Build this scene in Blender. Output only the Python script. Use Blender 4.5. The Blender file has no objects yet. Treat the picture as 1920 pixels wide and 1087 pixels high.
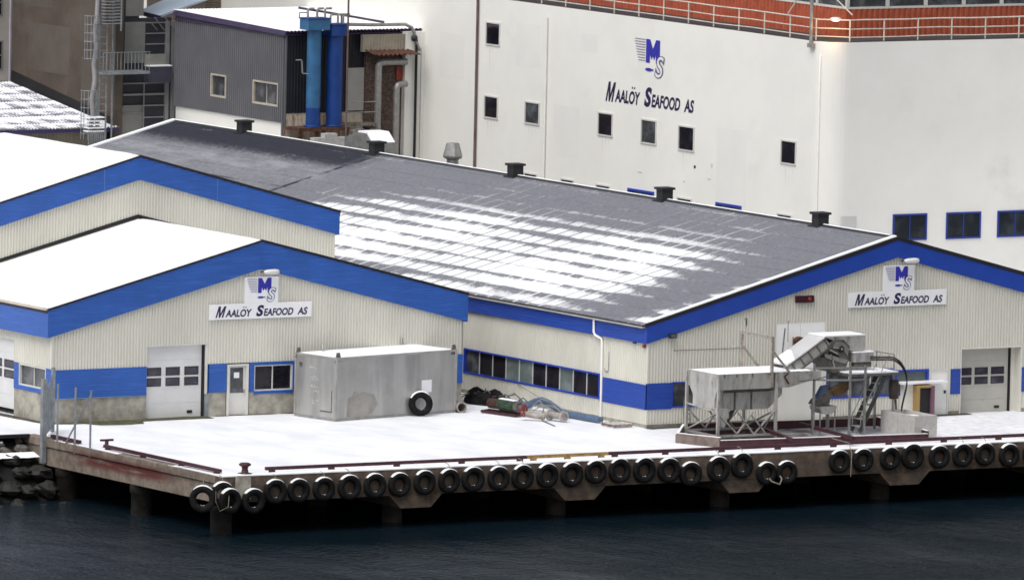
import bpy, math, random
from mathutils import Vector, Matrix, noise as mnoise
random.seed(7)
sc = bpy.context.scene
col = sc.collection
rad = math.radians

# ------------------------------------------------------------------ camera (metres; origin = front left corner of the big hall, z 0 = quay deck)
FPX = 20000.0
TH, PI_, RO = rad(31.5), rad(5.51), rad(1.24)
F = Vector((math.sin(TH)*math.cos(PI_), math.cos(TH)*math.cos(PI_), -math.sin(PI_)))
R0 = Vector((math.cos(TH), -math.sin(TH), 0)); U0 = R0.cross(F)
RI = R0*math.cos(RO) + U0*math.sin(RO); UP = U0*math.cos(RO) - R0*math.sin(RO)
def ray(x, y): return F + RI*((x-960)/FPX) - UP*((y-543.5)/FPX)
CAM = -ray(1212, 803)*455.0
cd = bpy.data.cameras.new('camera'); cam = bpy.data.objects.new('camera', cd); col.objects.link(cam)
cam.matrix_world = Matrix(((RI.x, UP.x, -F.x, CAM.x), (RI.y, UP.y, -F.y, CAM.y), (RI.z, UP.z, -F.z, CAM.z), (0, 0, 0, 1)))
cd.sensor_width = 36; cd.lens = FPX/1920*36; cd.clip_start = 1; cd.clip_end = 6000
sc.camera = cam
sc.render.resolution_x = 1024; sc.render.resolution_y = 579
def P(px, py, X=None, Y=None, Z=None):
    """world point of a surface (plane X=, Y= or Z=) measured in the survey photograph"""
    d = ray(px, py)
    if X is not None: t = (X-CAM.x)/d.x
    elif Y is not None: t = (Y-CAM.y)/d.y
    else: t = (Z-CAM.z)/d.z
    return CAM + d*t

# ------------------------------------------------------------------ daylight, overcast
w = bpy.data.worlds.new('World'); sc.world = w; w.use_nodes = True
wn = w.node_tree; bg = wn.nodes['Background']
SUN_EL, SUN_AZ = 58.0, 246.0          # degrees, azimuth of the sun as seen from the scene
sky = wn.nodes.new('ShaderNodeTexSky'); sky.sky_type = 'NISHITA'; sky.sun_disc = False
sky.sun_elevation = rad(SUN_EL); sky.sun_rotation = rad(SUN_AZ); sky.air_density = 1.0; sky.dust_density = 4.0; sky.ozone_density = 1.0
hs = wn.nodes.new('ShaderNodeHueSaturation'); hs.inputs['Saturation'].default_value = 0.22
wn.links.new(sky.outputs[0], hs.inputs['Color']); wn.links.new(hs.outputs[0], bg.inputs['Color'])
bg.inputs['Strength'].default_value = 0.15
sd = bpy.data.lights.new('sun', 'SUN'); sun = bpy.data.objects.new('sun', sd); col.objects.link(sun)
sd.energy = 1.4; sd.angle = rad(40); sd.color = (1.0, 0.97, 0.93)
az = rad(SUN_AZ)
sun_dir = Vector((math.sin(az)*math.cos(rad(SUN_EL)), math.cos(az)*math.cos(rad(SUN_EL)), math.sin(rad(SUN_EL))))
sun.rotation_euler = sun_dir.to_track_quat('Z', 'Y').to_euler()
sc.view_settings.view_transform = 'Standard'; sc.view_settings.look = 'None'
sc.view_settings.exposure = 0.05; sc.view_settings.gamma = 1.0
sc.view_settings.use_curve_mapping = False
sc.cycles.filter_width = 1.6

# ------------------------------------------------------------------ materials
def new_mat(name):
    m = bpy.data.materials.new(name); m.use_nodes = True
    return m, m.node_tree, m.node_tree.nodes['Principled BSDF']
def N(nt, t, **kw):
    n = nt.nodes.new(t)
    for k, v in kw.items():
        if k in n.inputs.keys() if isinstance(k, str) else False: n.inputs[k].default_value = v
        else: setattr(n, k, v)
    return n
def math_n(nt, op, a, b=None, clamp=False):
    n = nt.nodes.new('ShaderNodeMath'); n.operation = op; n.use_clamp = clamp
    for i, v in enumerate((a, b)):
        if v is None: continue
        if isinstance(v, (int, float)): n.inputs[i].default_value = v
        else: nt.links.new(v, n.inputs[i])
    return n.outputs[0]
def mixc(nt, f, a, b):
    n = nt.nodes.new('ShaderNodeMix'); n.data_type = 'RGBA'
    for i, v in ((0, f), (6, a), (7, b)):
        if isinstance(v, (int, float)): n.inputs[i].default_value = v
        elif isinstance(v, tuple): n.inputs[i].default_value = (*v[:3], 1)
        else: nt.links.new(v, n.inputs[i])
    return n.outputs[2]
def noise_n(nt, vec, scale, detail=4, rough=.55):
    n = nt.nodes.new('ShaderNodeTexNoise'); n.inputs['Scale'].default_value = scale
    n.inputs['Detail'].default_value = detail; n.inputs['Roughness'].default_value = rough
    if vec is not None: nt.links.new(vec, n.inputs['Vector'])
    return n.outputs['Fac']
def ramp_n(nt, fac, lo, hi):
    n = nt.nodes.new('ShaderNodeMapRange'); n.interpolation_type = 'SMOOTHSTEP'; nt.links.new(fac, n.inputs['Value'])
    n.inputs['From Min'].default_value = lo; n.inputs['From Max'].default_value = hi
    return n.outputs['Result']
def pos_n(nt, scale=(1, 1, 1)):
    g = nt.nodes.new('ShaderNodeNewGeometry'); m = nt.nodes.new('ShaderNodeMapping'); m.inputs['Scale'].default_value = scale
    nt.links.new(g.outputs['Position'], m.inputs['Vector']); return m.outputs[0]
def bump_n(nt, b, h, strength, dist=.02):
    n = nt.nodes.new('ShaderNodeBump'); n.inputs['Strength'].default_value = strength; n.inputs['Distance'].default_value = dist
    nt.links.new(h, n.inputs['Height']); nt.links.new(n.outputs[0], b.inputs['Normal'])
MATS = {}
def mat(name, c, rough=.6, metal=0, var=.12, vscale=1.2, dirt=None, dirt_lo=.55, dirt_hi=.75, dscale=.6, stretch=(1, 1, 1), bump=.0, bscale=8, spec=.4):
    m, nt, b = new_mat(name)
    v = pos_n(nt, stretch)
    n1 = noise_n(nt, v, vscale, 6, .62)
    dark = tuple(x*(1-var*1.6) for x in c); light = tuple(min(1, x*(1+var)) for x in c)
    cc = mixc(nt, ramp_n(nt, n1, .3, .7), dark, light)
    if dirt:
        n2 = noise_n(nt, v, dscale, 8, .68)
        cc = mixc(nt, ramp_n(nt, n2, dirt_lo, dirt_hi), cc, dirt)
    nt.links.new(cc, b.inputs['Base Color'])
    b.inputs['Roughness'].default_value = rough; b.inputs['Metallic'].default_value = metal
    b.inputs['Specular IOR Level'].default_value = spec
    if bump: bump_n(nt, b, noise_n(nt, v, bscale, 5), bump)
    MATS[name] = m; return m

snow = mat('snow', (.86, .87, .90), .7, var=.03, bump=.25, bscale=3, spec=.2)
def ground_snow():
    m, nt, b = new_mat('trodden_snow')
    g = nt.nodes.new('ShaderNodeNewGeometry'); s = nt.nodes.new('ShaderNodeSeparateXYZ'); nt.links.new(g.outputs['Position'], s.inputs[0])
    n1 = noise_n(nt, pos_n(nt, (.5, .25, 1)), .8, 6, .65); n2 = noise_n(nt, pos_n(nt), 2.2, 6, .7)
    c = mixc(nt, ramp_n(nt, n1, .35, .7), (.84, .85, .88), (.70, .715, .76))
    k = math_n(nt, 'MULTIPLY', ramp_n(nt, s.outputs[0], -3.0, 2.5), ramp_n(nt, n2, .40, .72))
    c = mixc(nt, math_n(nt, 'MULTIPLY', k, .62), c, (.44, .43, .46))
    nt.links.new(c, b.inputs['Base Color']); b.inputs['Roughness'].default_value = .7; b.inputs['Specular IOR Level'].default_value = .2
    bump_n(nt, b, math_n(nt, 'ADD', n2, n1), .35, .05)
    return m
groundsnow = ground_snow()
roofsnow = mat('roof_snow', (.88, .88, .89), .7, var=.02, vscale=.25, bump=.15, bscale=2, spec=.2)
clad = mat('beige_cladding', (.66, .645, .575), .5, var=.05, vscale=.4, dirt=(.52, .50, .43), dirt_lo=.6, dirt_hi=.85, dscale=.5, stretch=(1, 1, .4))
cladin = mat('white_cladding', (.72, .71, .66), .5, var=.05, vscale=.5, dirt=(.5, .45, .38), dirt_lo=.6, dirt_hi=.85, dscale=2, stretch=(1, 1, .2))
doorw = mat('door_white', (.66, .66, .66), .45, var=.04, vscale=1, dirt=(.5, .48, .44), dirt_lo=.62, dirt_hi=.8, dscale=1.2)
doorg = mat('door_grey', (.42, .41, .37), .5, var=.05, vscale=1, dirt=(.3, .28, .25), dirt_lo=.6, dirt_hi=.8, dscale=1.2)
concrete = mat('concrete', (.36, .34, .29), .85, var=.2, vscale=2, dirt=(.17, .15, .11), dirt_lo=.5, dirt_hi=.75, dscale=.9, bump=.3, bscale=10)
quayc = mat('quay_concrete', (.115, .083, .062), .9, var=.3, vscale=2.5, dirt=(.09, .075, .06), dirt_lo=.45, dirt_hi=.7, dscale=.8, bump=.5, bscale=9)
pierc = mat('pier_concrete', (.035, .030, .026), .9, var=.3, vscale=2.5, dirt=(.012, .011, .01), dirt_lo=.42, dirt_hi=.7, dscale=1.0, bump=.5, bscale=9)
black = mat('black_trim', (.012, .011, .013), .6, var=.1)
darkbox = mat('dark_metal', (.022, .022, .026), .6, var=.2)
rubber = mat('rubber', (.011, .011, .012), .85, var=.3, vscale=6, bump=.3, bscale=30, spec=.15)
redsteel = mat('dark_red_steel', (.058, .018, .026), .6, var=.25, vscale=3, dirt=(.03, .015, .012), dscale=3)
yellowsteel = mat('yellow_steel', (.33, .20, .075), .6, var=.25, vscale=5, dirt=(.1, .05, .02), dscale=5)
galv = mat('galvanised_steel', (.33, .33, .32), .45, .55, var=.15, vscale=3)
stainless = mat('stainless_sheet', (.54, .53, .505), .42, .45, var=.12, vscale=2, dirt=(.20, .17, .14), dirt_lo=.48, dirt_hi=.72, dscale=3.2, stretch=(1, 1, .3))
stdark = mat('weathered_steel', (.16, .15, .14), .5, .4, var=.25, vscale=4, dirt=(.06, .04, .03), dscale=4)
frame_beige = mat('painted_steel', (.35, .31, .28), .6, .1, var=.2, vscale=4, dirt=(.16, .10, .07), dirt_lo=.5, dirt_hi=.75, dscale=5)
greypost = mat('grey_post', (.27, .29, .31), .55, .3, var=.15, vscale=3)
blueframe = mat('blue_frame', (.020, .055, .40), .5, var=.08)
winw = mat('window_white', (.62, .61, .58), .5, var=.06)
winbrown = mat('window_timber', (.45, .40, .33), .6, var=.1)
signw = mat('sign_white', (.84, .84, .86), .4, var=.02)
inkd = mat('sign_dark_ink', (.020, .012, .065), .5, var=.05)
inkb = mat('sign_blue_ink', (.03, .03, .36), .5, var=.05)
inkg = mat('sign_grey_ink', (.14, .14, .26), .5, var=.05)
white_wall = mat('white_render', (.80, .79, .745), .75, var=.022, vscale=.35, dirt=(.69, .675, .62), dirt_lo=.56, dirt_hi=.78, dscale=.22, bump=.1, bscale=4)
whitepaint = mat('white_paint', (.80, .79, .76), .5, var=.04)
off_white = mat('off_white_panel', (.62, .62, .60), .5, var=.05)  # plain off-white for mullions, hatch and vent grilles
orange = mat('orange_cladding', (.40, .090, .045), .6, var=.12, vscale=2)
plumpipe = mat('plum_pipe', (.13, .085, .085), .6, var=.15)
brownwall = mat('brown_panel', (.086, .068, .054), .8, var=.14, vscale=.5, dirt=(.115, .092, .076), dirt_lo=.5, dirt_hi=.7, dscale=.3)
slategrey = mat('slate_grey_cladding', (.135, .136, .15), .55, var=.06, vscale=1)
nearblack = mat('near_black_cladding', (.012, .013, .02), .6, var=.2)
greypanel = mat('grey_panel', (.17, .17, .16), .7, var=.1, vscale=1)
baygrey = mat('bay_steel', (.21, .21, .215), .6, .1, var=.1)
bluelight = mat('tank_light_blue', (.030, .125, .27), .5, var=.12, vscale=2, dirt=(.07, .20, .33), dirt_lo=.6, dirt_hi=.8, dscale=3)
bluedeep = mat('tank_deep_blue', (.006, .045, .22), .5, var=.1, vscale=2)
bluepipe = mat('blue_grey_plastic', (.085, .13, .22), .5, var=.15, vscale=3, dirt=(.25, .28, .33), dirt_lo=.6, dirt_hi=.75, dscale=4)
rust = mat('rusty_steel', (.085, .035, .022), .85, var=.35, vscale=5, dirt=(.05, .02, .012), dscale=5)
rustwall = mat('rust_streaked_wall', (.62, .56, .46), .8, var=.08, vscale=3, dirt=(.22, .07, .03), dirt_lo=.45, dirt_hi=.62, dscale=1.8, stretch=(1, 1, .3))
brick = mat('brown_brick', (.11, .075, .06), .85, var=.4, vscale=9, dirt=(.05, .035, .03), dscale=6)
redpaint = mat('red_paint', (.26, .03, .025), .45, var=.1)
greenpaint = mat('green_paint', (.03, .07, .035), .6, var=.4, vscale=8, dirt=(.03, .03, .025), dirt_lo=.45, dirt_hi=.65, dscale=7)
wood = mat('weathered_wood', (.33, .27, .22), .8, var=.25, vscale=6, stretch=(1, 1, 1))
duct = mat('duct_metal', (.30, .29, .28), .4, .5, var=.1, vscale=5)
bluegreysnow = mat('thin_snow_on_metal', (.34, .40, .48), .6, var=.08, vscale=.5)
rockm = mat('rock', (.11, .10, .095), .9, var=.4, vscale=4, bump=.6, bscale=6)
shaderock = mat('wet_shaded_rock', (.012, .011, .010), .7, var=.4, vscale=4, bump=.6, bscale=6)  # lower boulders: wet rock with shade put into the colour as well
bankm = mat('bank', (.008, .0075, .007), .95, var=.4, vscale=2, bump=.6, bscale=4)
wetground = mat('wet_ground', (.075, .068, .052), .8, var=.35, vscale=3)
mossy = mat('mossy_ground', (.085, .085, .04), .9, var=.3, vscale=3)
block_c = mat('pale_block', (.48, .47, .45), .85, var=.1, vscale=4, dirt=(.3, .28, .26), dscale=4, bump=.3)
ropem = mat('rope', (.24, .22, .17), .9, var=.2, vscale=10)
purple = mat('plum_paint', (.17, .08, .12), .5, var=.1)
yellowp = mat('yellow_paint', (.34, .22, .08), .5, var=.1)
roofdark = mat('dark_roofing', (.05, .045, .05), .8, var=.2)
snowybrown = mat('snowy_boards', (.11, .085, .07), .8, var=.1)
lampglass = mat('lamp_housing', (.7, .7, .68), .35, var=.02)

def mat_ribbed(name, c, freq, axis='Z', strength=.5, var=.06):
    m, nt, b = new_mat(name)
    g = nt.nodes.new('ShaderNodeNewGeometry'); s = nt.nodes.new('ShaderNodeSeparateXYZ'); nt.links.new(g.outputs['Position'], s.inputs[0])
    a = s.outputs['XYZ'.index(axis)] if axis in 'XYZ' else s.outputs[2]
    f = math_n(nt, 'FRACT', math_n(nt, 'MULTIPLY', a, freq))
    tri = math_n(nt, 'ABSOLUTE', math_n(nt, 'SUBTRACT', f, .5))
    h = ramp_n(nt, tri, .15, .35)
    v = pos_n(nt); n1 = noise_n(nt, v, .6, 6)
    groove = ramp_n(nt, tri, .40, .49)
    cc = mixc(nt, ramp_n(nt, n1, .3, .7), tuple(x*(1-var*2) for x in c), tuple(x*(1+var) for x in c))
    n2 = noise_n(nt, pos_n(nt, (.6, .6, 9)), 1.2, 5)
    cc = mixc(nt, math_n(nt, 'MULTIPLY', ramp_n(nt, n2, .5, .7), .28), cc, tuple(min(1, x*1.6+.02) for x in c))
    nt.links.new(cc, b.inputs['Base Color'])
    b.inputs['Roughness'].default_value = .42
    bump_n(nt, b, h, strength, .03)
    return m
blueA = mat_ribbed('blue_ribbed_cladding', (.018, .095, .40), 9.0)
blueB = mat_ribbed('deep_blue_ribbed_cladding', (.012, .055, .34), 9.0)
bluesmooth = mat('deep_blue_fascia', (.012, .055, .36), .45, var=.05)

def mat_glass(name, c=(.02, .02, .022), rough=.08, vs=1.5, c2=None):
    m, nt, b = new_mat(name)
    n1 = noise_n(nt, pos_n(nt), vs, 3)
    c2 = c2 or tuple(x*2.6 for x in c)
    nt.links.new(mixc(nt, ramp_n(nt, n1, .42, .68), c, c2), b.inputs['Base Color'])
    b.inputs['Roughness'].default_value = rough; b.inputs['Specular IOR Level'].default_value = .45
    return m
glass = mat_glass('dark_glass', (.010, .009, .013))
glassgrey = mat_glass('grey_glass', (.045, .048, .052), .15)
glasspale = mat_glass('curtained_glass', (.13, .16, .155), .15, 1.0, (.22, .26, .25))
glassdoor = mat_glass('door_glass', (.030, .027, .040), .12)

glassblue = mat_glass('blue_black_glass', (.016, .020, .026), .1, 1.0, (.04, .05, .055))
mat('navy_frame', (.014, .035, .25), .5, var=.08)
def water_mat():
    m, nt, b = new_mat('sea_water')
    b.inputs['Base Color'].default_value = (.005, .012, .018, 1); b.inputs['Roughness'].default_value = .05; b.inputs['IOR'].default_value = 1.33; b.inputs['Specular IOR Level'].default_value = .27
    n1 = noise_n(nt, pos_n(nt, (1.0, .40, 1)), 1.15, 6, .66)
    n2 = noise_n(nt, pos_n(nt, (.12, .10, 1)), 1.0, 3)
    n3 = noise_n(nt, pos_n(nt, (3.2, 1.6, 1)), 1.6, 3, .6)
    n4 = noise_n(nt, pos_n(nt, (.06, .03, 1)), 1.0, 4, .6)
    h = math_n(nt, 'MULTIPLY', math_n(nt, 'ADD', n1, math_n(nt, 'MULTIPLY', n3, .85)), math_n(nt, 'ADD', .25, math_n(nt, 'MULTIPLY', ramp_n(nt, n4, .35, .65), 1.1)))
    bump_n(nt, b, h, 1.0, .26)
    return m
water_m = water_mat()

def roofB_mat():
    m, nt, b = new_mat('fibre_cement_with_snow')
    g = nt.nodes.new('ShaderNodeNewGeometry'); s = nt.nodes.new('ShaderNodeSeparateXYZ'); nt.links.new(g.outputs['Position'], s.inputs[0])
    X, Y = s.outputs[0], s.outputs[1]
    v = pos_n(nt)
    fine = noise_n(nt, v, 5.0, 6, .7)
    med = noise_n(nt, pos_n(nt, (1.2, .35, 1)), .55, 5, .6)
    big = noise_n(nt, pos_n(nt, (.35, .12, 1)), .9, 3)
    # base: dark cement with grey frost
    far = ramp_n(nt, Y, 41.0, 44.5)
    ridge = ramp_n(nt, math_n(nt, 'ADD', X, math_n(nt, 'MULTIPLY', math_n(nt, 'SUBTRACT', fine, .5), 2.4)), 9.6, 10.9)
    frost = mixc(nt, ramp_n(nt, fine, .3, .75), (.15, .152, .175), (.24, .243, .27))
    frost = mixc(nt, math_n(nt, 'MULTIPLY', ramp_n(nt, med, .52, .75), .55), frost, (.27, .275, .30))
    darkr = mixc(nt, ramp_n(nt, fine, .3, .75), (.022, .024, .036), (.036, .039, .054))
    base = mixc(nt, math_n(nt, 'MULTIPLY', far, ridge), frost, darkr)
    near = mixc(nt, ramp_n(nt, fine, .3, .7), (.160, .165, .190), (.210, .215, .243))
    base = mixc(nt, far, near, base)
    # brighter frost streak just below the dark strip of the far half
    streak = math_n(nt, 'MULTIPLY', far, math_n(nt, 'MULTIPLY', ramp_n(nt, X, 6.8, 9.2), math_n(nt, 'SUBTRACT', 1.0, ridge)))
    base = mixc(nt, math_n(nt, 'MULTIPLY', streak, math_n(nt, 'MULTIPLY', ramp_n(nt, noise_n(nt, pos_n(nt, (.9, .25, 1)), 1.3, 6, .7), .4, .7), .6)), base, (.36, .37, .40))
    # sheet rows (laps run along Y every 1.2 m) and side laps every 1.05 m
    fx = math_n(nt, 'FRACT', math_n(nt, 'DIVIDE', X, 1.2)); fy = math_n(nt, 'FRACT', math_n(nt, 'DIVIDE', Y, 1.05))
    lapy = math_n(nt, 'LESS_THAN', fy, .085)
    # density envelope
    ex = math_n(nt, 'MULTIPLY', math_n(nt, 'ADD', .68, math_n(nt, 'MULTIPLY', ramp_n(nt, X, -.5, 3.5), .32)), math_n(nt, 'SUBTRACT', 1.0, math_n(nt, 'MULTIPLY', ramp_n(nt, X, 5.2, 11.2), .88)))
    yr = ramp_n(nt, math_n(nt, 'SUBTRACT', Y, math_n(nt, 'MULTIPLY', math_n(nt, 'SUBTRACT', med, .5), 6.0)), 1.2, 9.0)
    yf = math_n(nt, 'SUBTRACT', 1.0, ramp_n(nt, math_n(nt, 'ADD', Y, math_n(nt, 'MULTIPLY', X, .75)), 39.0, 47.0))
    ey = math_n(nt, 'MULTIPLY', yr, yf)
    D = math_n(nt, 'ADD', math_n(nt, 'MULTIPLY', math_n(nt, 'MULTIPLY', ex, ey), .69), math_n(nt, 'MULTIPLY', math_n(nt, 'SUBTRACT', big, .5), .7))
    D = math_n(nt, 'ADD', D, math_n(nt, 'MULTIPLY', math_n(nt, 'SUBTRACT', fine, .5), .30))
    # gutter-side dusting near the front verge
    vf = math_n(nt, 'MULTIPLY', math_n(nt, 'SUBTRACT', 1.0, ramp_n(nt, math_n(nt, 'ADD', Y, math_n(nt, 'MULTIPLY', X, .22)), 1.2, 2.6)), .42)
    D = math_n(nt, 'ADD', D, vf)
    cb = nt.nodes.new('ShaderNodeCombineXYZ'); nt.links.new(math_n(nt, 'FLOOR', math_n(nt, 'DIVIDE', X, 1.2)), cb.inputs[0]); nt.links.new(math_n(nt, 'FLOOR', math_n(nt, 'DIVIDE', Y, 1.05)), cb.inputs[1])
    wn_ = nt.nodes.new('ShaderNodeTexWhiteNoise'); wn_.noise_dimensions = '2D'; nt.links.new(cb.outputs[0], wn_.inputs['Vector'])
    D = math_n(nt, 'ADD', D, math_n(nt, 'MULTIPLY', math_n(nt, 'SUBTRACT', wn_.outputs['Value'], .5), .16))
    up = math_n(nt, 'MULTIPLY', fx, .86); dn = math_n(nt, 'MULTIPLY', math_n(nt, 'SUBTRACT', 1.0, fx), 2.6)
    thr = math_n(nt, 'ADD', .15, math_n(nt, 'MINIMUM', math_n(nt, 'ADD', up, .0), dn))
    e = math_n(nt, 'SUBTRACT', D, thr)
    soft = noise_n(nt, pos_n(nt, (3.0, 1.2, 1)), 2.6, 5, .75)
    e2 = math_n(nt, 'ADD', e, math_n(nt, 'MULTIPLY', math_n(nt, 'SUBTRACT', soft, .5), .34))
    sn = ramp_n(nt, e2, -.13, .13)
    dust = math_n(nt, 'MULTIPLY', ramp_n(nt, D, .02, .5), ramp_n(nt, soft, .45, .75))
    sn = math_n(nt, 'MAXIMUM', sn, math_n(nt, 'MULTIPLY', dust, .28))
    # side laps: pale line where bare, grey line where half covered
    inrow = math_n(nt, 'MULTIPLY', ramp_n(nt, D, .06, .26), ramp_n(nt, noise_n(nt, pos_n(nt, (.5, 1.0, 1)), 1.0, 2), .36, .50))
    sn = math_n(nt, 'ADD', sn, math_n(nt, 'MULTIPLY', math_n(nt, 'MULTIPLY', lapy, inrow), .75), True)
    lap2 = math_n(nt, 'LESS_THAN', math_n(nt, 'ABSOLUTE', math_n(nt, 'SUBTRACT', fy, .14)), .045)
    sn = math_n(nt, 'SUBTRACT', sn, math_n(nt, 'MULTIPLY', math_n(nt, 'MULTIPLY', lap2, math_n(nt, 'SUBTRACT', 1.0, ramp_n(nt, e, .42, .7))), .75), True)
    sn = math_n(nt, 'MULTIPLY', sn, math_n(nt, 'ADD', .36, math_n(nt, 'MULTIPLY', ramp_n(nt, math_n(nt, 'ADD', D, math_n(nt, 'MULTIPLY', soft, .25)), .30, .78), .64)))
    # dark drip seam across the slope and two long seams in the far half
    sea = math_n(nt, 'LESS_THAN', math_n(nt, 'ABSOLUTE', math_n(nt, 'SUBTRACT', math_n(nt, 'ADD', Y, math_n(nt, 'MULTIPLY', fine, .35)), 43.7)), .17)
    sea = math_n(nt, 'MULTIPLY', math_n(nt, 'MULTIPLY', sea, ramp_n(nt, X, 5.6, 6.6)), ramp_n(nt, noise_n(nt, pos_n(nt), 1.1, 4), .38, .55))
    s1 = math_n(nt, 'LESS_THAN', math_n(nt, 'ABSOLUTE', math_n(nt, 'SUBTRACT', X, 7.2)), .07)
    s2 = math_n(nt, 'LESS_THAN', math_n(nt, 'ABSOLUTE', math_n(nt, 'SUBTRACT', X, 4.8)), .07)
    ss = math_n(nt, 'MULTIPLY', math_n(nt, 'MULTIPLY', math_n(nt, 'ADD', s1, s2, True), far), ramp_n(nt, noise_n(nt, pos_n(nt, (1, .5, 1)), 1.0, 4), .35, .6))
    base = mixc(nt, math_n(nt, 'MAXIMUM', sea, math_n(nt, 'MULTIPLY', ss, .8)), base, (.030, .031, .040))
    lapx = math_n(nt, 'MULTIPLY', math_n(nt, 'LESS_THAN', fx, .05), .35)
    base = mixc(nt, lapx, base, (.05, .05, .06))
    cc = mixc(nt, sn, base, (.84, .845, .87))
    nt.links.new(cc, b.inputs['Base Color']); b.inputs['Roughness'].default_value = .75; b.inputs['Specular IOR Level'].default_value = .25
    bump_n(nt, b, fine, .25, .02)
    return m
roofB_m = roofB_mat()

def shed_mat():
    m, nt, b = new_mat('corrugated_roof_thin_snow')
    g = nt.nodes.new('ShaderNodeNewGeometry'); s = nt.nodes.new('ShaderNodeSeparateXYZ'); nt.links.new(g.outputs['Position'], s.inputs[0])
    f = math_n(nt, 'FRACT', math_n(nt, 'DIVIDE', s.outputs[0], .20)); row = math_n(nt, 'FRACT', math_n(nt, 'DIVIDE', s.outputs[1], 1.7))
    n = noise_n(nt, pos_n(nt, (.45, 1.3, 1)), 1.3, 6, .7)
    e = math_n(nt, 'ADD', math_n(nt, 'MULTIPLY', n, 1.7), math_n(nt, 'MULTIPLY', f, -.38))
    e = math_n(nt, 'ADD', e, math_n(nt, 'MULTIPLY', row, .45))
    nt.links.new(mixc(nt, ramp_n(nt, e, .62, .98), (.14, .14, .19), (.82, .83, .87)), b.inputs['Base Color']); b.inputs['Roughness'].default_value = .7
    return m
shed_m = shed_mat()

def rusty_beam_mat():
    m, nt, b = new_mat('quay_side_concrete')
    g = nt.nodes.new('ShaderNodeNewGeometry'); s = nt.nodes.new('ShaderNodeSeparateXYZ'); nt.links.new(g.outputs['Position'], s.inputs[0])
    n1 = noise_n(nt, pos_n(nt, (1, 1, 1)), 2.2, 8, .7); n2 = noise_n(nt, pos_n(nt, (1, .35, 2.2)), 1.1, 6, .7)
    c = mixc(nt, ramp_n(nt, n1, .3, .7), (.12, .095, .076), (.26, .215, .175))
    env = math_n(nt, 'MULTIPLY', ramp_n(nt, s.outputs[1], -6.5, -3.5), math_n(nt, 'SUBTRACT', 1.0, ramp_n(nt, s.outputs[1], 1.5, 4.2)))
    zz = math_n(nt, 'SUBTRACT', 1.0, ramp_n(nt, math_n(nt, 'ABSOLUTE', math_n(nt, 'ADD', s.outputs[2], .48)), .12, .42))
    r = math_n(nt, 'MULTIPLY', math_n(nt, 'MULTIPLY', env, zz), ramp_n(nt, n2, .30, .50))
    c = mixc(nt, r, c, (.11, .028, .026))
    nt.links.new(c, b.inputs['Base Color']); b.inputs['Roughness'].default_value = .9
    bump_n(nt, b, n1, .5, .03)
    return m
quayside_m = rusty_beam_mat()

def container_mat():
    m, nt, b = new_mat('worn_aluminium_painted_sheen')
    n1 = noise_n(nt, pos_n(nt), .55, 6, .6); n2 = noise_n(nt, pos_n(nt, (1, 1, 1.3)), 1.1, 3, .5)
    c = mixc(nt, ramp_n(nt, n1, .25, .75), (.33, .33, .32), (.42, .415, .40))
    c = mixc(nt, math_n(nt, 'MULTIPLY', ramp_n(nt, n2, .56, .66), .45), c, (.44, .43, .415))
    n3 = noise_n(nt, pos_n(nt, (1, 1, .5)), 6, 6, .7); n5 = noise_n(nt, pos_n(nt, (1, 1, .12)), 1.3, 4, .6)
    c = mixc(nt, math_n(nt, 'MULTIPLY', ramp_n(nt, n5, .4, .65), .5), c, (.62, .61, .59))  # pale vertical streaks paint reflections into the sheet colour
    c = mixc(nt, math_n(nt, 'MULTIPLY', ramp_n(nt, n3, .55, .8), .4), c, (.50, .49, .47))
    nt.links.new(c, b.inputs['Base Color']); b.inputs['Metallic'].default_value = .6
    nt.links.new(math_n(nt, 'ADD', math_n(nt, 'MULTIPLY', n1, .35), .25), b.inputs['Roughness'])
    bump_n(nt, b, n1, .25, .08)
    return m
container_m = container_mat()

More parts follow.
